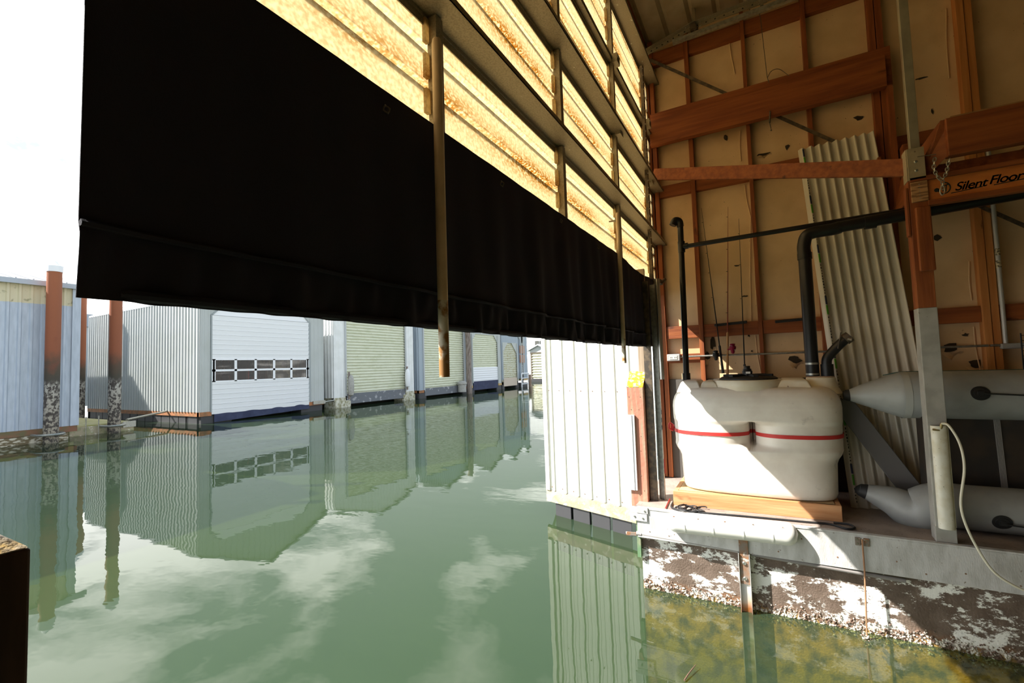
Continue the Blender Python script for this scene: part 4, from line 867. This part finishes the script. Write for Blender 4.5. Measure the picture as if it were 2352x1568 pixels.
def wbox(s0_, s1_, o0, o1, z0, z1):
    p_ = [A_+dW*s0_+nW*o0, A_+dW*s1_+nW*o0, A_+dW*s1_+nW*o1, A_+dW*s0_+nW*o1]
    return MB().hexa([(v.x, v.y, z0) for v in p_], [(v.x, v.y, z1) for v in p_])
wbox(.0, LE+.05, .012, -.1, .185, .355).build('sill_timber', MOSS, nb, label='mossy pale sill timber', bevel=.004)
for k in range(4): wbox(.17+k*.33, .17+k*.33+.29, -.02, -.5, -.5, .19).build('float_block', DFLOAT, nb, bevel=.01)
mb = MB()
for z in (.41, 1.83):
    for k in range(8):
        q_ = A_+dW*(.12+k*.2)+nW*.004; mb.lathe((q_.x, q_.y, z), [(.009, 0), (.006, .006)], 7, nW)
mb.build('screw', RUST, nb)
# near-left post
pf = on(72, 1250, 1, .80); pz = pf.z; px_ = pf.x
np_ = thing('mooring_post', (px_-.09, .88, 0), 'square timber post, darkened for its shadow side, with a lichened top at the lower left corner', 'post')
MB().box((px_-.30, .80, -.5), (px_, .97, pz-.004)).build('post_body', DPOST, np_, bevel=.003)
MB().hexa([(px_-.30, .80, pz-.004), (px_, .80, pz-.004), (px_-.004, .97, pz-.004), (px_-.30, .97, pz-.004)], [(px_-.30, .83, pz+.075), (px_-.02, .83, pz+.014), (px_-.02, .96, pz+.014), (px_-.30, .96, pz+.075)]).build('lichened_top', DTOP, np_, bevel=.003)

# ================================================================ FAR SIDE
X_ = Vector((1, 0, 0)); Y_ = Vector((0, 1, 0))
def piling(x, y, r, zt, label, m=PILEM, cap=True, name='steel_pile', hoop=True):
    t = thing(name, (x, y, -1), label, 'pile', 'piles along the far boathouses')
    MB().tube([(x, y, -2.5), (x, y, zt)], r, 24).build('pile_shaft', m, t, smooth=True)
    if cap: MB().lathe((x, y, zt-.16), [(r*1.08, 0), (r*1.08, .22), (r*.9, .24), (.02, .42)], 24).build('pile_cap', PALE if m is OLDW else WDOOR, t, smooth=True)
    if hoop:
        pts = [(x+(r+.16)*math.cos(a), y+.1-(r+.20)*math.sin(a), .30) for a in [math.pi*i/12 for i in range(13)]]
        MB().tube([(x+r+.16, y+.5, .30)]+pts+[(x-r-.16, y+.5, .30)], .045, 8).build('pile_hoop', GALV, t, smooth=True)
    return t
piling(6.38, 22.66, .21, 6.36, 'rusty brown steel pile with white cone cap in front of the blue-grey metal boathouse')
piling(8.62, 23.8, .215, 6.9, 'rusty steel pile left of the ribbed grey wall, rising behind the curtain')
piling(10.3, 32.6, .21, 7.0, 'brown steel pile half hidden behind the right end of the blue-grey boathouse', hoop=False)
p = on(751, 905, 1, 25.2)
piling(p.x, 25.2, .22, on(750, 764, 1, 25.2).z, 'mossy pile with a pointed cap in the gap right of the white garage door boathouse', m=mat('mossy_pile', (.16, .10, .07), .85, c2=(.3, .24, .2), sc=5, zr=dict(n=.5, b=[(0, (.16, .10, .05)), (1.7, (.10, .09, .07)), (2.0, (.12, .17, .03)), (3.6, (.14, .16, .05)), (4, (.17, .09, .07)), (6, (.2, .1, .08))])), hoop=False)
p = on(1078, 900, 1, 22.7)
ow = thing('wooden_pile', (p.x, 22.7, -1), 'weathered wooden pile between the two pale roll-up doors in the far row', 'pile', 'piles along the far boathouses')
MB().tube(bez([(p.x+.1, 22.7, -2), (p.x, 22.7, 1.5), (p.x+.1, 22.75, 4), (p.x-.05, 22.75, 7)], 4), .24, 16).build('pile_shaft', OLDW, ow, smooth=True)

# --- boathouse A (blue-grey)
A = thing('boathouse', (2, 27, 0), 'blue-grey ribbed metal boathouse at the left edge with a pale roof and cream band', 'boathouse')
ya_ = 23.25; xa = 7.28
corr((-8, ya_, 0), X_, -Y_, xa+8, .50, 5.06, .30, .05, 'front_wall', BLUEG, A)
corr((-8, ya_+.01, 0), X_, -Y_, xa+8, 5.0, 5.80, .30, .05, 'cream_band', CREAMS, A)
corr((xa, ya_, 0), Y_, X_, 9, .50, 5.8, .30, .04, 'side_wall', BLUEG, A)
MB().box((xa-.22, ya_-.03, .5), (xa+.03, ya_-.055, 5.8)).build('corner_trim', BLUEG, A)
MB().hexa([(-8, ya_-.16, 5.80), (xa+.3, ya_-.16, 5.80), (xa+.3, ya_+5, 7.1), (-8, ya_+5, 7.1)], [(-8, ya_-.16, 5.86), (xa+.3, ya_-.16, 5.86), (xa+.3, ya_+5, 7.16), (-8, ya_+5, 7.16)]).hexa([(-8, ya_+5, 7.1), (xa+.3, ya_+5, 7.1), (xa+.3, ya_+10, 5.8), (-8, ya_+10, 5.8)], [(-8, ya_+5, 7.16), (xa+.3, ya_+5, 7.16), (xa+.3, ya_+10, 5.86), (-8, ya_+10, 5.86)]).build('roof', ROOFW, A)
mb = MB()
for k in range(34):
    x = -8+k*.45; mb.bar((x, ya_-.15, 5.92), (x, ya_+5, 7.18), .04, .05)
mb.build('roof_rib', ROOFW, A)
MB().box((-8, ya_-.20, 5.72), (xa+.32, ya_-.14, 5.90)).build('fascia', mat('grey_fascia', (.42, .47, .54), .5), A)
MB().box((-8, ya_-.02, .28), (xa, ya_+.3, .50)).build('sill_timber', mat('rusty_sill', (.26, .12, .07), .8, c2=(.16, .14, .07), sc=3), A)
MB().box((-8, ya_-.02, -.4), (xa-.25, ya_+.5, .27)).build('float_block', mat('marine_float', (.62, .57, .46), .9, c2=(.18, .14, .08), sc=5, st=(1, 1, 3), lo=.42, hi=.5), A)
mb = MB()
for z in (2.2, 3.6):
    for k in range(50): mb.lathe((-7.85+k*.30, ya_-.002, z), [(.018, -.015), (.02, 0)], 6, (0, 1, 0))
mb.build('screw_heads', STEELD, A, kind='stuff')
# walkway between
wk_ = thing('walkway', (8.3, 25, .2), 'short mossy floating walkway with railing stubs between the two left boathouses', 'walkway')
wa = on(297, 985, 2, .38)
MB().box((xa+.05, 24.16, .20), (9.35, 32, .38)).build('deck_planks', WALKM, wk_)
MB().box((xa+.05, 24.06, -.2), (9.4, 24.16, .34)).build('edge_timber', MOSS, wk_)
MB().box((9.0, 24.0, .15), (9.45, 24.06, .40)).build('end_plate', GALV, wk_)
mb = MB()
for x in (7.75, 8.15): mb.tube([(x, 23.9, -.2), (x, 23.9, .75)], .02, 6)
mb.build('rail_stub', GALV, wk_)
# pole to B
a = on(288, 966, 1, 24.2); b = on(386, 943, 1, 23.6)
MB().tube([(9.2, 24.2, .45), on(384, 944, 0, 11.55)], .05, 8).build('mooring_pole', GALV, smooth=True, label='thin grey stand-off pole bridging from the walkway to the ribbed grey boathouse', cat='pole')

# pale building beyond
pb = thing('distant_boathouse', (11, 46, 0), 'pale narrow boathouse end seen between the rusty pile and the ribbed grey wall', 'boathouse')
g0 = on(192, 900, 1, 42).x; 
corr((g0-2, 42, 0), X_, -Y_, 8, .4, 6.0, .3, .04, 'front_wall', WHITEM, pb)
MB().prism([(g0-2, 41.9, 6.0), (g0+6, 41.9, 6.0), (g0+6, 41.9, 6.6), (g0-2, 41.9, 7.0)], (0, 9, 0)).build('roof', mat('grey_roof', (.55, .6, .65), .5), pb)

# --- generic gabled boathouse on the far row
def row(x0, x1, y0, depth, eave, peak, side_m, front_m, label, zb, left_w, right_w, door_fn, sill=None, pitch=.28):
    t = thing('boathouse', ((x0+x1)/2, y0+depth/2, 0), label, 'boathouse')
    xm = (x0+x1)/2; k = (peak-eave)/(xm-x0)
    corr((x0, y0, 0), Y_, -X_, depth, zb, eave, pitch, .045, 'side_wall', side_m, t)
    corr((x1, y0, 0), Y_, X_, depth, zb, eave, pitch, .045, 'side_wall', side_m, t)
    corr((x0, y0, 0), X_, -Y_, left_w, zb, lambda s_: eave+k*s_, .28, .03, 'front_wall', front_m, t)
    corr((x1-right_w, y0, 0), X_, -Y_, right_w, zb, lambda s_: eave+k*(right_w-s_), .28, .03, 'front_wall', front_m, t)
    dz = door_fn(t, x0+left_w, x1-right_w, y0)
    W_ = x1-x0-left_w-right_w
    MB().box((x0+.02, y0+depth-.1, -.3), (x1-.02, y0+depth, eave)).box((x0+.05, y0+1.2, -.3), (x1-.05, y0+1.3, 1.2)).build('back_wall_shade', INSDK, t)  # back wall and low sheet, coloured near-black as the interior's shade
    corr((x0+left_w, y0, 0), X_, -Y_, W_, dz, lambda s_: eave+k*min(left_w+s_, right_w+W_-s_), .28, .03, 'gable_wall', front_m, t)
    for sgn, xa_ in ((1, x0-.02), (-1, x1+.02)):
        MB().hexa([(xa_, y0-.2, eave-.02), (xm, y0-.2, peak+.02), (xm, y0+depth, peak+.02), (xa_, y0+depth, eave-.02)], [(xa_, y0-.2, eave+.08), (xm, y0-.2, peak+.12), (xm, y0+depth, peak+.12), (xa_, y0+depth, eave+.08)]).build('roof', ROOFW, t)
    MB().box((x0, y0+.03, zb-.2), (x0+.12, y0+depth, zb)).box((x0, y0-.02, zb-.2), (x0+left_w, y0+.2, zb)).box((x1-right_w, y0-.02, zb-.2), (x1, y0+.2, zb)).build('sill_timber', sill or ORNG, t)
    return t
def floats(t, x0, x1, y0, depth, m=DFLOAT, zt=.4, left=True, w=.9):
    if left:
        for k in range(14): MB().box((x0+.05, y0+.3+k*(depth-.4)/14, -.4), (x0+.9, y0+.3+(k+.93)*(depth-.4)/14, zt)).build('float_block', m, t)
    for xa_, xb_ in ((x0+.1, x0+w), (x1-w, x1-.1)): MB().box((xa_, y0+.05, -.4), (xb_, y0+.9, zt)).build('float_block', m, t)

# B
bx0, bx1, by = 11.55, 18.40, 23.15
dl, dr = on(486, 800, 1, by).x, on(708, 800, 1, by).x
def doorB(t, xa_, xb_, y):
    zb = .72; zt = 5.15; ch_ = .45
    d_ = MB().prism([(xa_, y-.02, zb-.35), (xb_, y-.02, zb), (xb_, y-.02, zt), (xb_-ch_, y-.02, zt+ch_), (xa_+ch_, y-.02, zt+ch_), (xa_, y-.02, zt)], (0, .05, 0))
    # cut the window band: build the door as bands instead
    w0, w1 = 1.93, 3.02
    d_ = MB()
    z = .40; zs_ = []
    while z < w0-.02: zs_.append((z, min(z+.222, w0))); z += .235
    z = w1
    while z < zt: zs_.append((z, min(z+.222, zt))); z += .235
    for a_, b_ in zs_: d_.add([(xa_, y-.03, a_), (xb_, y-.03, a_), (xb_, y-.06, b_), (xa_, y-.06, b_), (xa_, y, a_), (xb_, y, a_), (xb_, y, b_), (xa_, y, b_)], [(0, 1, 2, 3), (4, 7, 6, 5), (0, 4, 5, 1), (3, 2, 6, 7), (0, 3, 7, 4), (1, 5, 6, 2)])
    d_.prism([(xa_, y-.04, zt), (xb_, y-.04, zt), (xb_-ch_, y-.04, zt+ch_), (xa_+ch_, y-.04, zt+ch_)], (0, .04, 0))
    MB().box((xa_, y-.01, .4), (xb_, y, w0)).box((xa_, y-.01, w1), (xb_, y, zt)).build('door_backing', GREYP, t)
    dd = d_.build('garage_door', WDOOR, t, label='white panelled door with a band of windows')
    fr = MB(); n = 5; ww = (xb_-xa_-.2)/n
    zm_ = (w0+w1)/2
    for z_ in (w0, zm_, w1): fr.box((xa_+.0, y-.05, z_-.05), (xb_, y, z_+.05))
    for k in range(n+1): fr.box((xa_+.1+k*ww-.06, y-.05, w0), (xa_+.1+k*ww+.06, y, w1))
    fr.box((xa_, y-.05, w0), (xa_+.12, y, w1)).box((xb_-.12, y-.05, w0), (xb_, y, w1))
    fr.build('window_frame', WDOOR, dd)
    for k in range(n):
        for a_, b_ in ((w0+.05, zm_-.05), (zm_+.05, w1-.05)):
            MB().box((xa_+.1+k*ww+.06, y-.028, a_), (xa_+.1+(k+1)*ww-.06, y-.020, b_)).build('window_pane', GLASS, dd)
    tr_ = MB().box((xb_, y-.06, .6), (xb_+.12, y+.02, zt)).box((xa_-.06, y-.06, .5), (xa_, y+.02, zt))
    for xx, s_ in ((xa_, 1), (xb_, -1)): tr_.bar((xx, y-.03, zt), (xx+s_*ch_, y-.03, zt+ch_), .06, .08, (0, 1, 0))
    tr_.build('door_trim', mat('grey_trim', (.32, .35, .36), .5), t)
    MB().grid(lambda u, v: (xa_+.12+(xb_-xa_-.1)*u, y-.03+.02*math.sin(u*25+v*3)*(1-v), (.02+.33*u*0+.16*u)+(.42+.10*u)*v), 60, 4, .01, (0, 1, 0)).build('navy_skirt', NAVY, t, smooth=True)
    # shelves and goods inside
    MB().box((xa_-.3, y+5, .3), (xb_+.3, y+5.1, 5.2)).box((xa_-.3, y+.3, .3), (xa_-.25, y+5, 5.2)).box((xb_+.25, y+.3, .3), (xb_+.3, y+5, 5.2)).build('inner_wall', INSD, t)
    return zt+ch_ if False else zt
B = row(bx0, bx1, by, 12.3, 5.95, 7.45, GREYS, GREYS, 'ribbed pale grey boathouse with a white panelled door and window band', .54, dl-bx0, bx1-dr, doorB)
floats(B, bx0, bx1, by, 12.2, zt=.36, w=1.5)
dsc = thing('stored_goods', ((dl+dr)/2, by+2.5, .9), 'clutter of boards and gear seen through the white door windows', 'stored goods'); dsc['kind'] = 'stuff'
mb = MB(); rr = random.Random(5)
for k in range(46):
    x = dl+.2+rr.random()*(dr-dl-.6); h_ = rr.uniform(.5, 1.1); mb.box((x, by+1.5+rr.random()*1.5, 1.2), (x+rr.uniform(.05, .2), by+3.2, 1.6+h_))
mb.build('boards', mat('goods', (.42, .34, .26), .8, c2=(.16, .055, .025), sc=3, st=(2.5, .1, .4), lo=.40, hi=.42, c3=(.6, .06, .03), sc3=3, st3=(2, .1, .3), lo3=.62, hi3=.64), dsc)
MB().box((dl, by+.4, 1.55), (dr, by+1.2, 1.62)).build('bench_top', PALE, dsc)
MB().hexa([(dr-1.5, by+1, 1.6), (dr+.1, by+1, 1.6), (dr+.1, by+3, 1.6), (dr-1.5, by+3, 1.6)], [(dr-1.5, by+1.5, 3.3), (dr+.1, by+1.5, 3.1), (dr+.1, by+3, 3.3), (dr-1.5, by+3, 3.3)]).build('tarp', mat('tarp', (.62, .55, .40), .7, c2=(.3, .27, .24), sc=2.5, lo=.5, hi=.55), dsc)

def rolldoor(zb, zt, m, skirt_m, skirt_h, chamfer=0, low=None, pitch=.19):
    def fn(t, xa_, xb_, y):
        nn = int((zt-zb)/pitch*6)
        MB().grid(lambda u, v: (xa_+.02+(xb_-xa_-.04)*u, y+.06+.035*math.sin(v*(zt-zb)/pitch*2*math.pi), zb+(zt-zb)*v), 2, nn, .01, (0, 1, 0)).build('roll_up_door', m, t, smooth=True)
        if low: MB().grid(lambda u, v: (xa_+.02+(xb_-xa_-.04)*u, y+.0+.01*math.sin(v*40), zb+(low-zb)*v), 2, 30, .01, (0, 1, 0)).build('lower_panel', WDOOR, t)
        if skirt_h: MB().box((xa_+.1, y-.02, zb-skirt_h), (xb_-.1, y+.02, zb+.03)).build('skirt', skirt_m, t)
        g_ = MB().box((xa_-.05, y-.09, zb-.1), (xa_+.05, y, zt)).box((xb_-.05, y-.09, zb-.1), (xb_+.05, y, zt))
        if chamfer:
            for xx, s_ in ((xa_, 1), (xb_, -1)): g_.prism([(xx, y-.02, zt-chamfer), (xx, y-.02, zt+.05), (xx+s_*chamfer, y-.02, zt+.05)], (0, .05, 0))
        g_.build('door_guide', GREYS if chamfer else mat('guide', (.5, .52, .53), .5), t)
        return zt
    return fn
g = lambda px: on(px, 860, 1, 23.2).x
DG = mat('blue_grey_siding', (.36, .42, .48), .5)
specs = [
 (g(770), g(954), 7.4, WHITEM, WHITEM, 'white ribbed boathouse with a dirty cream roll-up door and bobbing fenders', (g(797)-g(770)), (g(954)-g(935)), rolldoor(.80, 5.6, ROLL, SKIRT, .62), CONC),
 (g(962), g(1073), 7.4, DG, DG, 'blue-grey boathouse with a cream roll-up door, left of the wooden pile', (g(973)-g(962)), (g(1073)-g(1066)), rolldoor(.72, 5.9, ROLL, SKIRT, .55), ORNG),
 (g(1080), g(1151.5), 7.4, DG, GREYS, 'grey boathouse right of the wooden pile with a cream door whose lowest part is white', .35, (g(1151)-g(1143.5)), rolldoor(.95, 5.3, ROLL, NAVY, .75, chamfer=.7, low=2.25), TIMB),
 (g(1153), g(1192), 7.2, DG, DG, 'blue-grey boathouse with a smaller stained door in a chamfered opening', .2, (g(1191)-g(1187)), rolldoor(1.05, 4.65, ROLLD, mat('tan_panel', (.62, .52, .42), .8), .8, chamfer=1.1), CONC),
 (g(1195), g(1212), 7.0, DG, DG, 'far grey boathouse with a narrow white chamfered door and small windows', .25, 1.0, rolldoor(1.2, 5.6, WDOOR, DFLOAT, .9, chamfer=1.2), TIMB)]
for i, (a, b, pk, sm, fm, lab, lw, rw, df, sill) in enumerate(specs):
    t = row(a, b, 23.2+(.15 if i == 0 else 0), 9, 6.3, pk, sm, fm, lab, .62 if i < 3 else .9, lw, rw, df, sill=sill)
    fm_ = CONC if i == 0 else DFLOAT
    MB().box((a+.02, 23.2, -.4), (a+.02+lw+.3, 24.3, .42)).build('float_block', fm_, t, bevel=.08); MB().box((b-rw-.3, 23.2, -.4), (b-.02, 24.3, .42)).build('float_block', fm_, t, bevel=.08)
    if i == 4:
        for z in (2.6, 3.6): MB().box(((a+b)/2-.9, 23.15, z), ((a+b)/2+.2, 23.2, z+.85)).build('window', mat('brown_window%d' % int(z*10), (.35, .16, .09), .3), t)
# fenders on C
for px, py, w_, lab in ((804, 885, .28, 'grey weathered fender hanging left of the dirty cream roll-up door'), (934, 868, .30, 'white round-ended fender hanging right of the dirty cream roll-up door')):
    c = on(px, py, 1, 23.1); t = thing('boat_fender', c-Vector((0, 0, .5)), lab, 'fender', 'fenders beside the cream roll-up door')
    MB().lathe(c-Vector((0, .1, .62)), [(.03, -.05), (.14, .02), (w_*.6, .2), (w_*.66, .6), (w_*.6, 1.0), (.12, 1.2), (.04, 1.3)], 18).build('fender_body', WDOOR if px > 900 else GREYP, t, smooth=True)
    MB().box(c+Vector((-.12 if px < 900 else .02, .0, -.85)), c+Vector((.02 if px < 900 else .16, .05, .85))).build('backing_board', OLDW, t)
p = on(822, 920, 1, 23.1)
# mooring bits between rows
tb_ = thing('mooring_bracket', on(738, 925, 2, .6), 'white steel corner brackets where the white garage door boathouse meets its neighbour', 'bracket')
q_ = on(770, 925, 1, 23.2); MB().tube([(18.3, 23.2, .45), (q_.x, 23.3, .5)], .05, 8).build('stand_off_pole', GALV, tb_, smooth=True)
MB().box((17.6, 23.05, .38), (18.42, 23.12, .58)).build('bracket_plate', GALV, tb_)
# bollard by D/E
q_ = on(1064, 891, 1, 23.0); q_.x -= .45; bo = thing('dock_bollard', (q_.x, 22.8, .3), 'small white mushroom bollard at the foot of the weathered wooden pile', 'bollard')
MB().lathe((q_.x, 22.8, .2), [(.35, 0), (.35, .6), (.42, .65), (.42, .8), (.2, .95)], 16).build('bollard_body', GREYP, bo, smooth=True)
q2_ = on(1203, 880, 1, 22.9)
ld = thing('boarding_ladder', (q2_.x, 22.9, 0), 'small white ladder on the dark float of the far grey boathouse', 'ladder')
m = MB()
for s_ in (-.8, .8): m.tube([(q2_.x+s_, 22.7, -.2), (q2_.x+s_, 22.7, 1.5)], .06, 6)
for z in (.35, .95, 1.45): m.tube([(q2_.x-.8, 22.7, z), (q2_.x+.8, 22.7, z)], .06, 6)
m.build('ladder_frame', WDOOR, ld)
# shed across the end of the fairway
hx = 58.
def hz(px, py): return on(px, py, 0, hx)
s0, s1 = hz(1217, 810), hz(1262, 810)
sh = thing('gabled_shed', (hx, (s0.y+s1.y)/2, 0), 'small grey gabled boat shed with a roll-up door at the far end of the channel', 'shed')
ev, pk_ = hz(1217, 805).z, hz(1237, 793).z; ym = hz(1237, 800).y; zb = hz(1230, 870).z
yl, yr = s0.y, 2*ym-s0.y
mm = MB(); mm.prism([(hx, yl, zb), (hx, yr, zb), (hx, yr, ev), (hx, ym, pk_), (hx, yl, ev)], (.2, 0, 0)); mm.build('front_wall', GREYS, sh)
MB().box((hx+.2, yl, zb), (hx+9, yl-.2, ev)).build('side_wall', WHITEM, sh)
MB().hexa([(hx-.3, yl+.3, ev-.1), (hx+9, yl+.3, ev-.1), (hx+9, ym, pk_), (hx-.3, ym, pk_)], [(hx-.3, yl+.3, ev+.1), (hx+9, yl+.3, ev+.1), (hx+9, ym, pk_+.2), (hx-.3, ym, pk_+.2)]).hexa([(hx-.3, yr-.3, ev-.1), (hx+9, yr-.3, ev-.1), (hx+9, ym, pk_), (hx-.3, ym, pk_)], [(hx-.3, yr-.3, ev+.1), (hx+9, yr-.3, ev+.1), (hx+9, ym, pk_+.2), (hx-.3, ym, pk_+.2)]).build('roof', ROOFW, sh)
d0, d1 = hz(1221, 812), hz(1250, 869)
MB().grid(lambda u, v: (hx-.08+.05*math.sin(v*60), d0.y+(d1.y-d0.y)*u, d1.z+(d0.z-d1.z)*v), 2, 60, .02, (1, 0, 0)).build('roll_up_door', ROLLD, sh, smooth=True)
MB().box((hx-.12, d0.y+.1, d1.z), (hx, d0.y-.1, d0.z)).box((hx-.12, d0.y+.1, d0.z), (hx, d1.y, d0.z+.15)).build('door_frame', STEELD, sh)
MB().box((hx-.1, yl, -.3), (hx+1, yr, zb)).build('float_base', DFLOAT, sh)
hh = 70.
def h2(px, py): return on(px, py, 0, hh)
a, b = h2(1211, 765), h2(1262, 800)
ho = thing('white_house', (hh, (a.y+b.y)/2, 0), 'white building with a dark window above the small grey shed', 'building')
MB().box((hh, a.y, 0), (hh+6, b.y, a.z+1.5)).build('wall', WHITEM, ho)
w0_, w1_ = h2(1229, 783), h2(1238, 794)
MB().box((hh-.1, w0_.y, w0_.z), (hh+.05, w1_.y, w1_.z)).build('window', mat('dark_window', (.10, .10, .09), .2), ho)
MB().box((hh-.12, h2(1240, 783).y, w0_.z), (hh+.05, h2(1242, 783).y, w1_.z)).build('window', mat('dark_window2', (.10, .10, .09), .2), ho)
# post and twig
q_ = on(1218, 888, 2, 0); MB().tube([(q_.x, q_.y, -1), (q_.x, q_.y, on(1217, 860, 0, q_.x).z)], .15, 8).build('thin_mooring_post', RUST, label='thin rusty mooring post in the water at the far end of the channel', cat='post')
# unseen boathouse added behind A to cast the shadow on B
A2 = thing('boathouse', (5, 42, 0), 'unseen boathouse added behind the blue-grey one to cast a shadow on the ribbed grey wall', 'boathouse')
corr((0, 33.6, 0), X_, -Y_, 9.2, .5, 6.4, .30, .05, 'front_wall', BLUEG, A2); corr((9.2, 33.6, 0), Y_, X_, 12, .5, 6.4, .30, .05, 'side_wall', BLUEG, A2)
MB().prism([(-.2, 33.4, 6.4), (9.3, 33.4, 6.4), (4.6, 33.4, 8.2)], (0, 12.4, 0)).build('roof', ROOFW, A2)
tw = bez([on(1572, 1562, 2, .01), on(1583, 1545, 2, .02), on(1598, 1526, 2, .03)], 4)
MB().tube(tw, [.006, .005, .005, .005, .004, .004, .004, .003, .002], 6).build('floating_twig', mat('twig', (.16, .09, .06), .8), smooth=True, label='thin brown twig floating on the green water near the dock float', cat='twig')
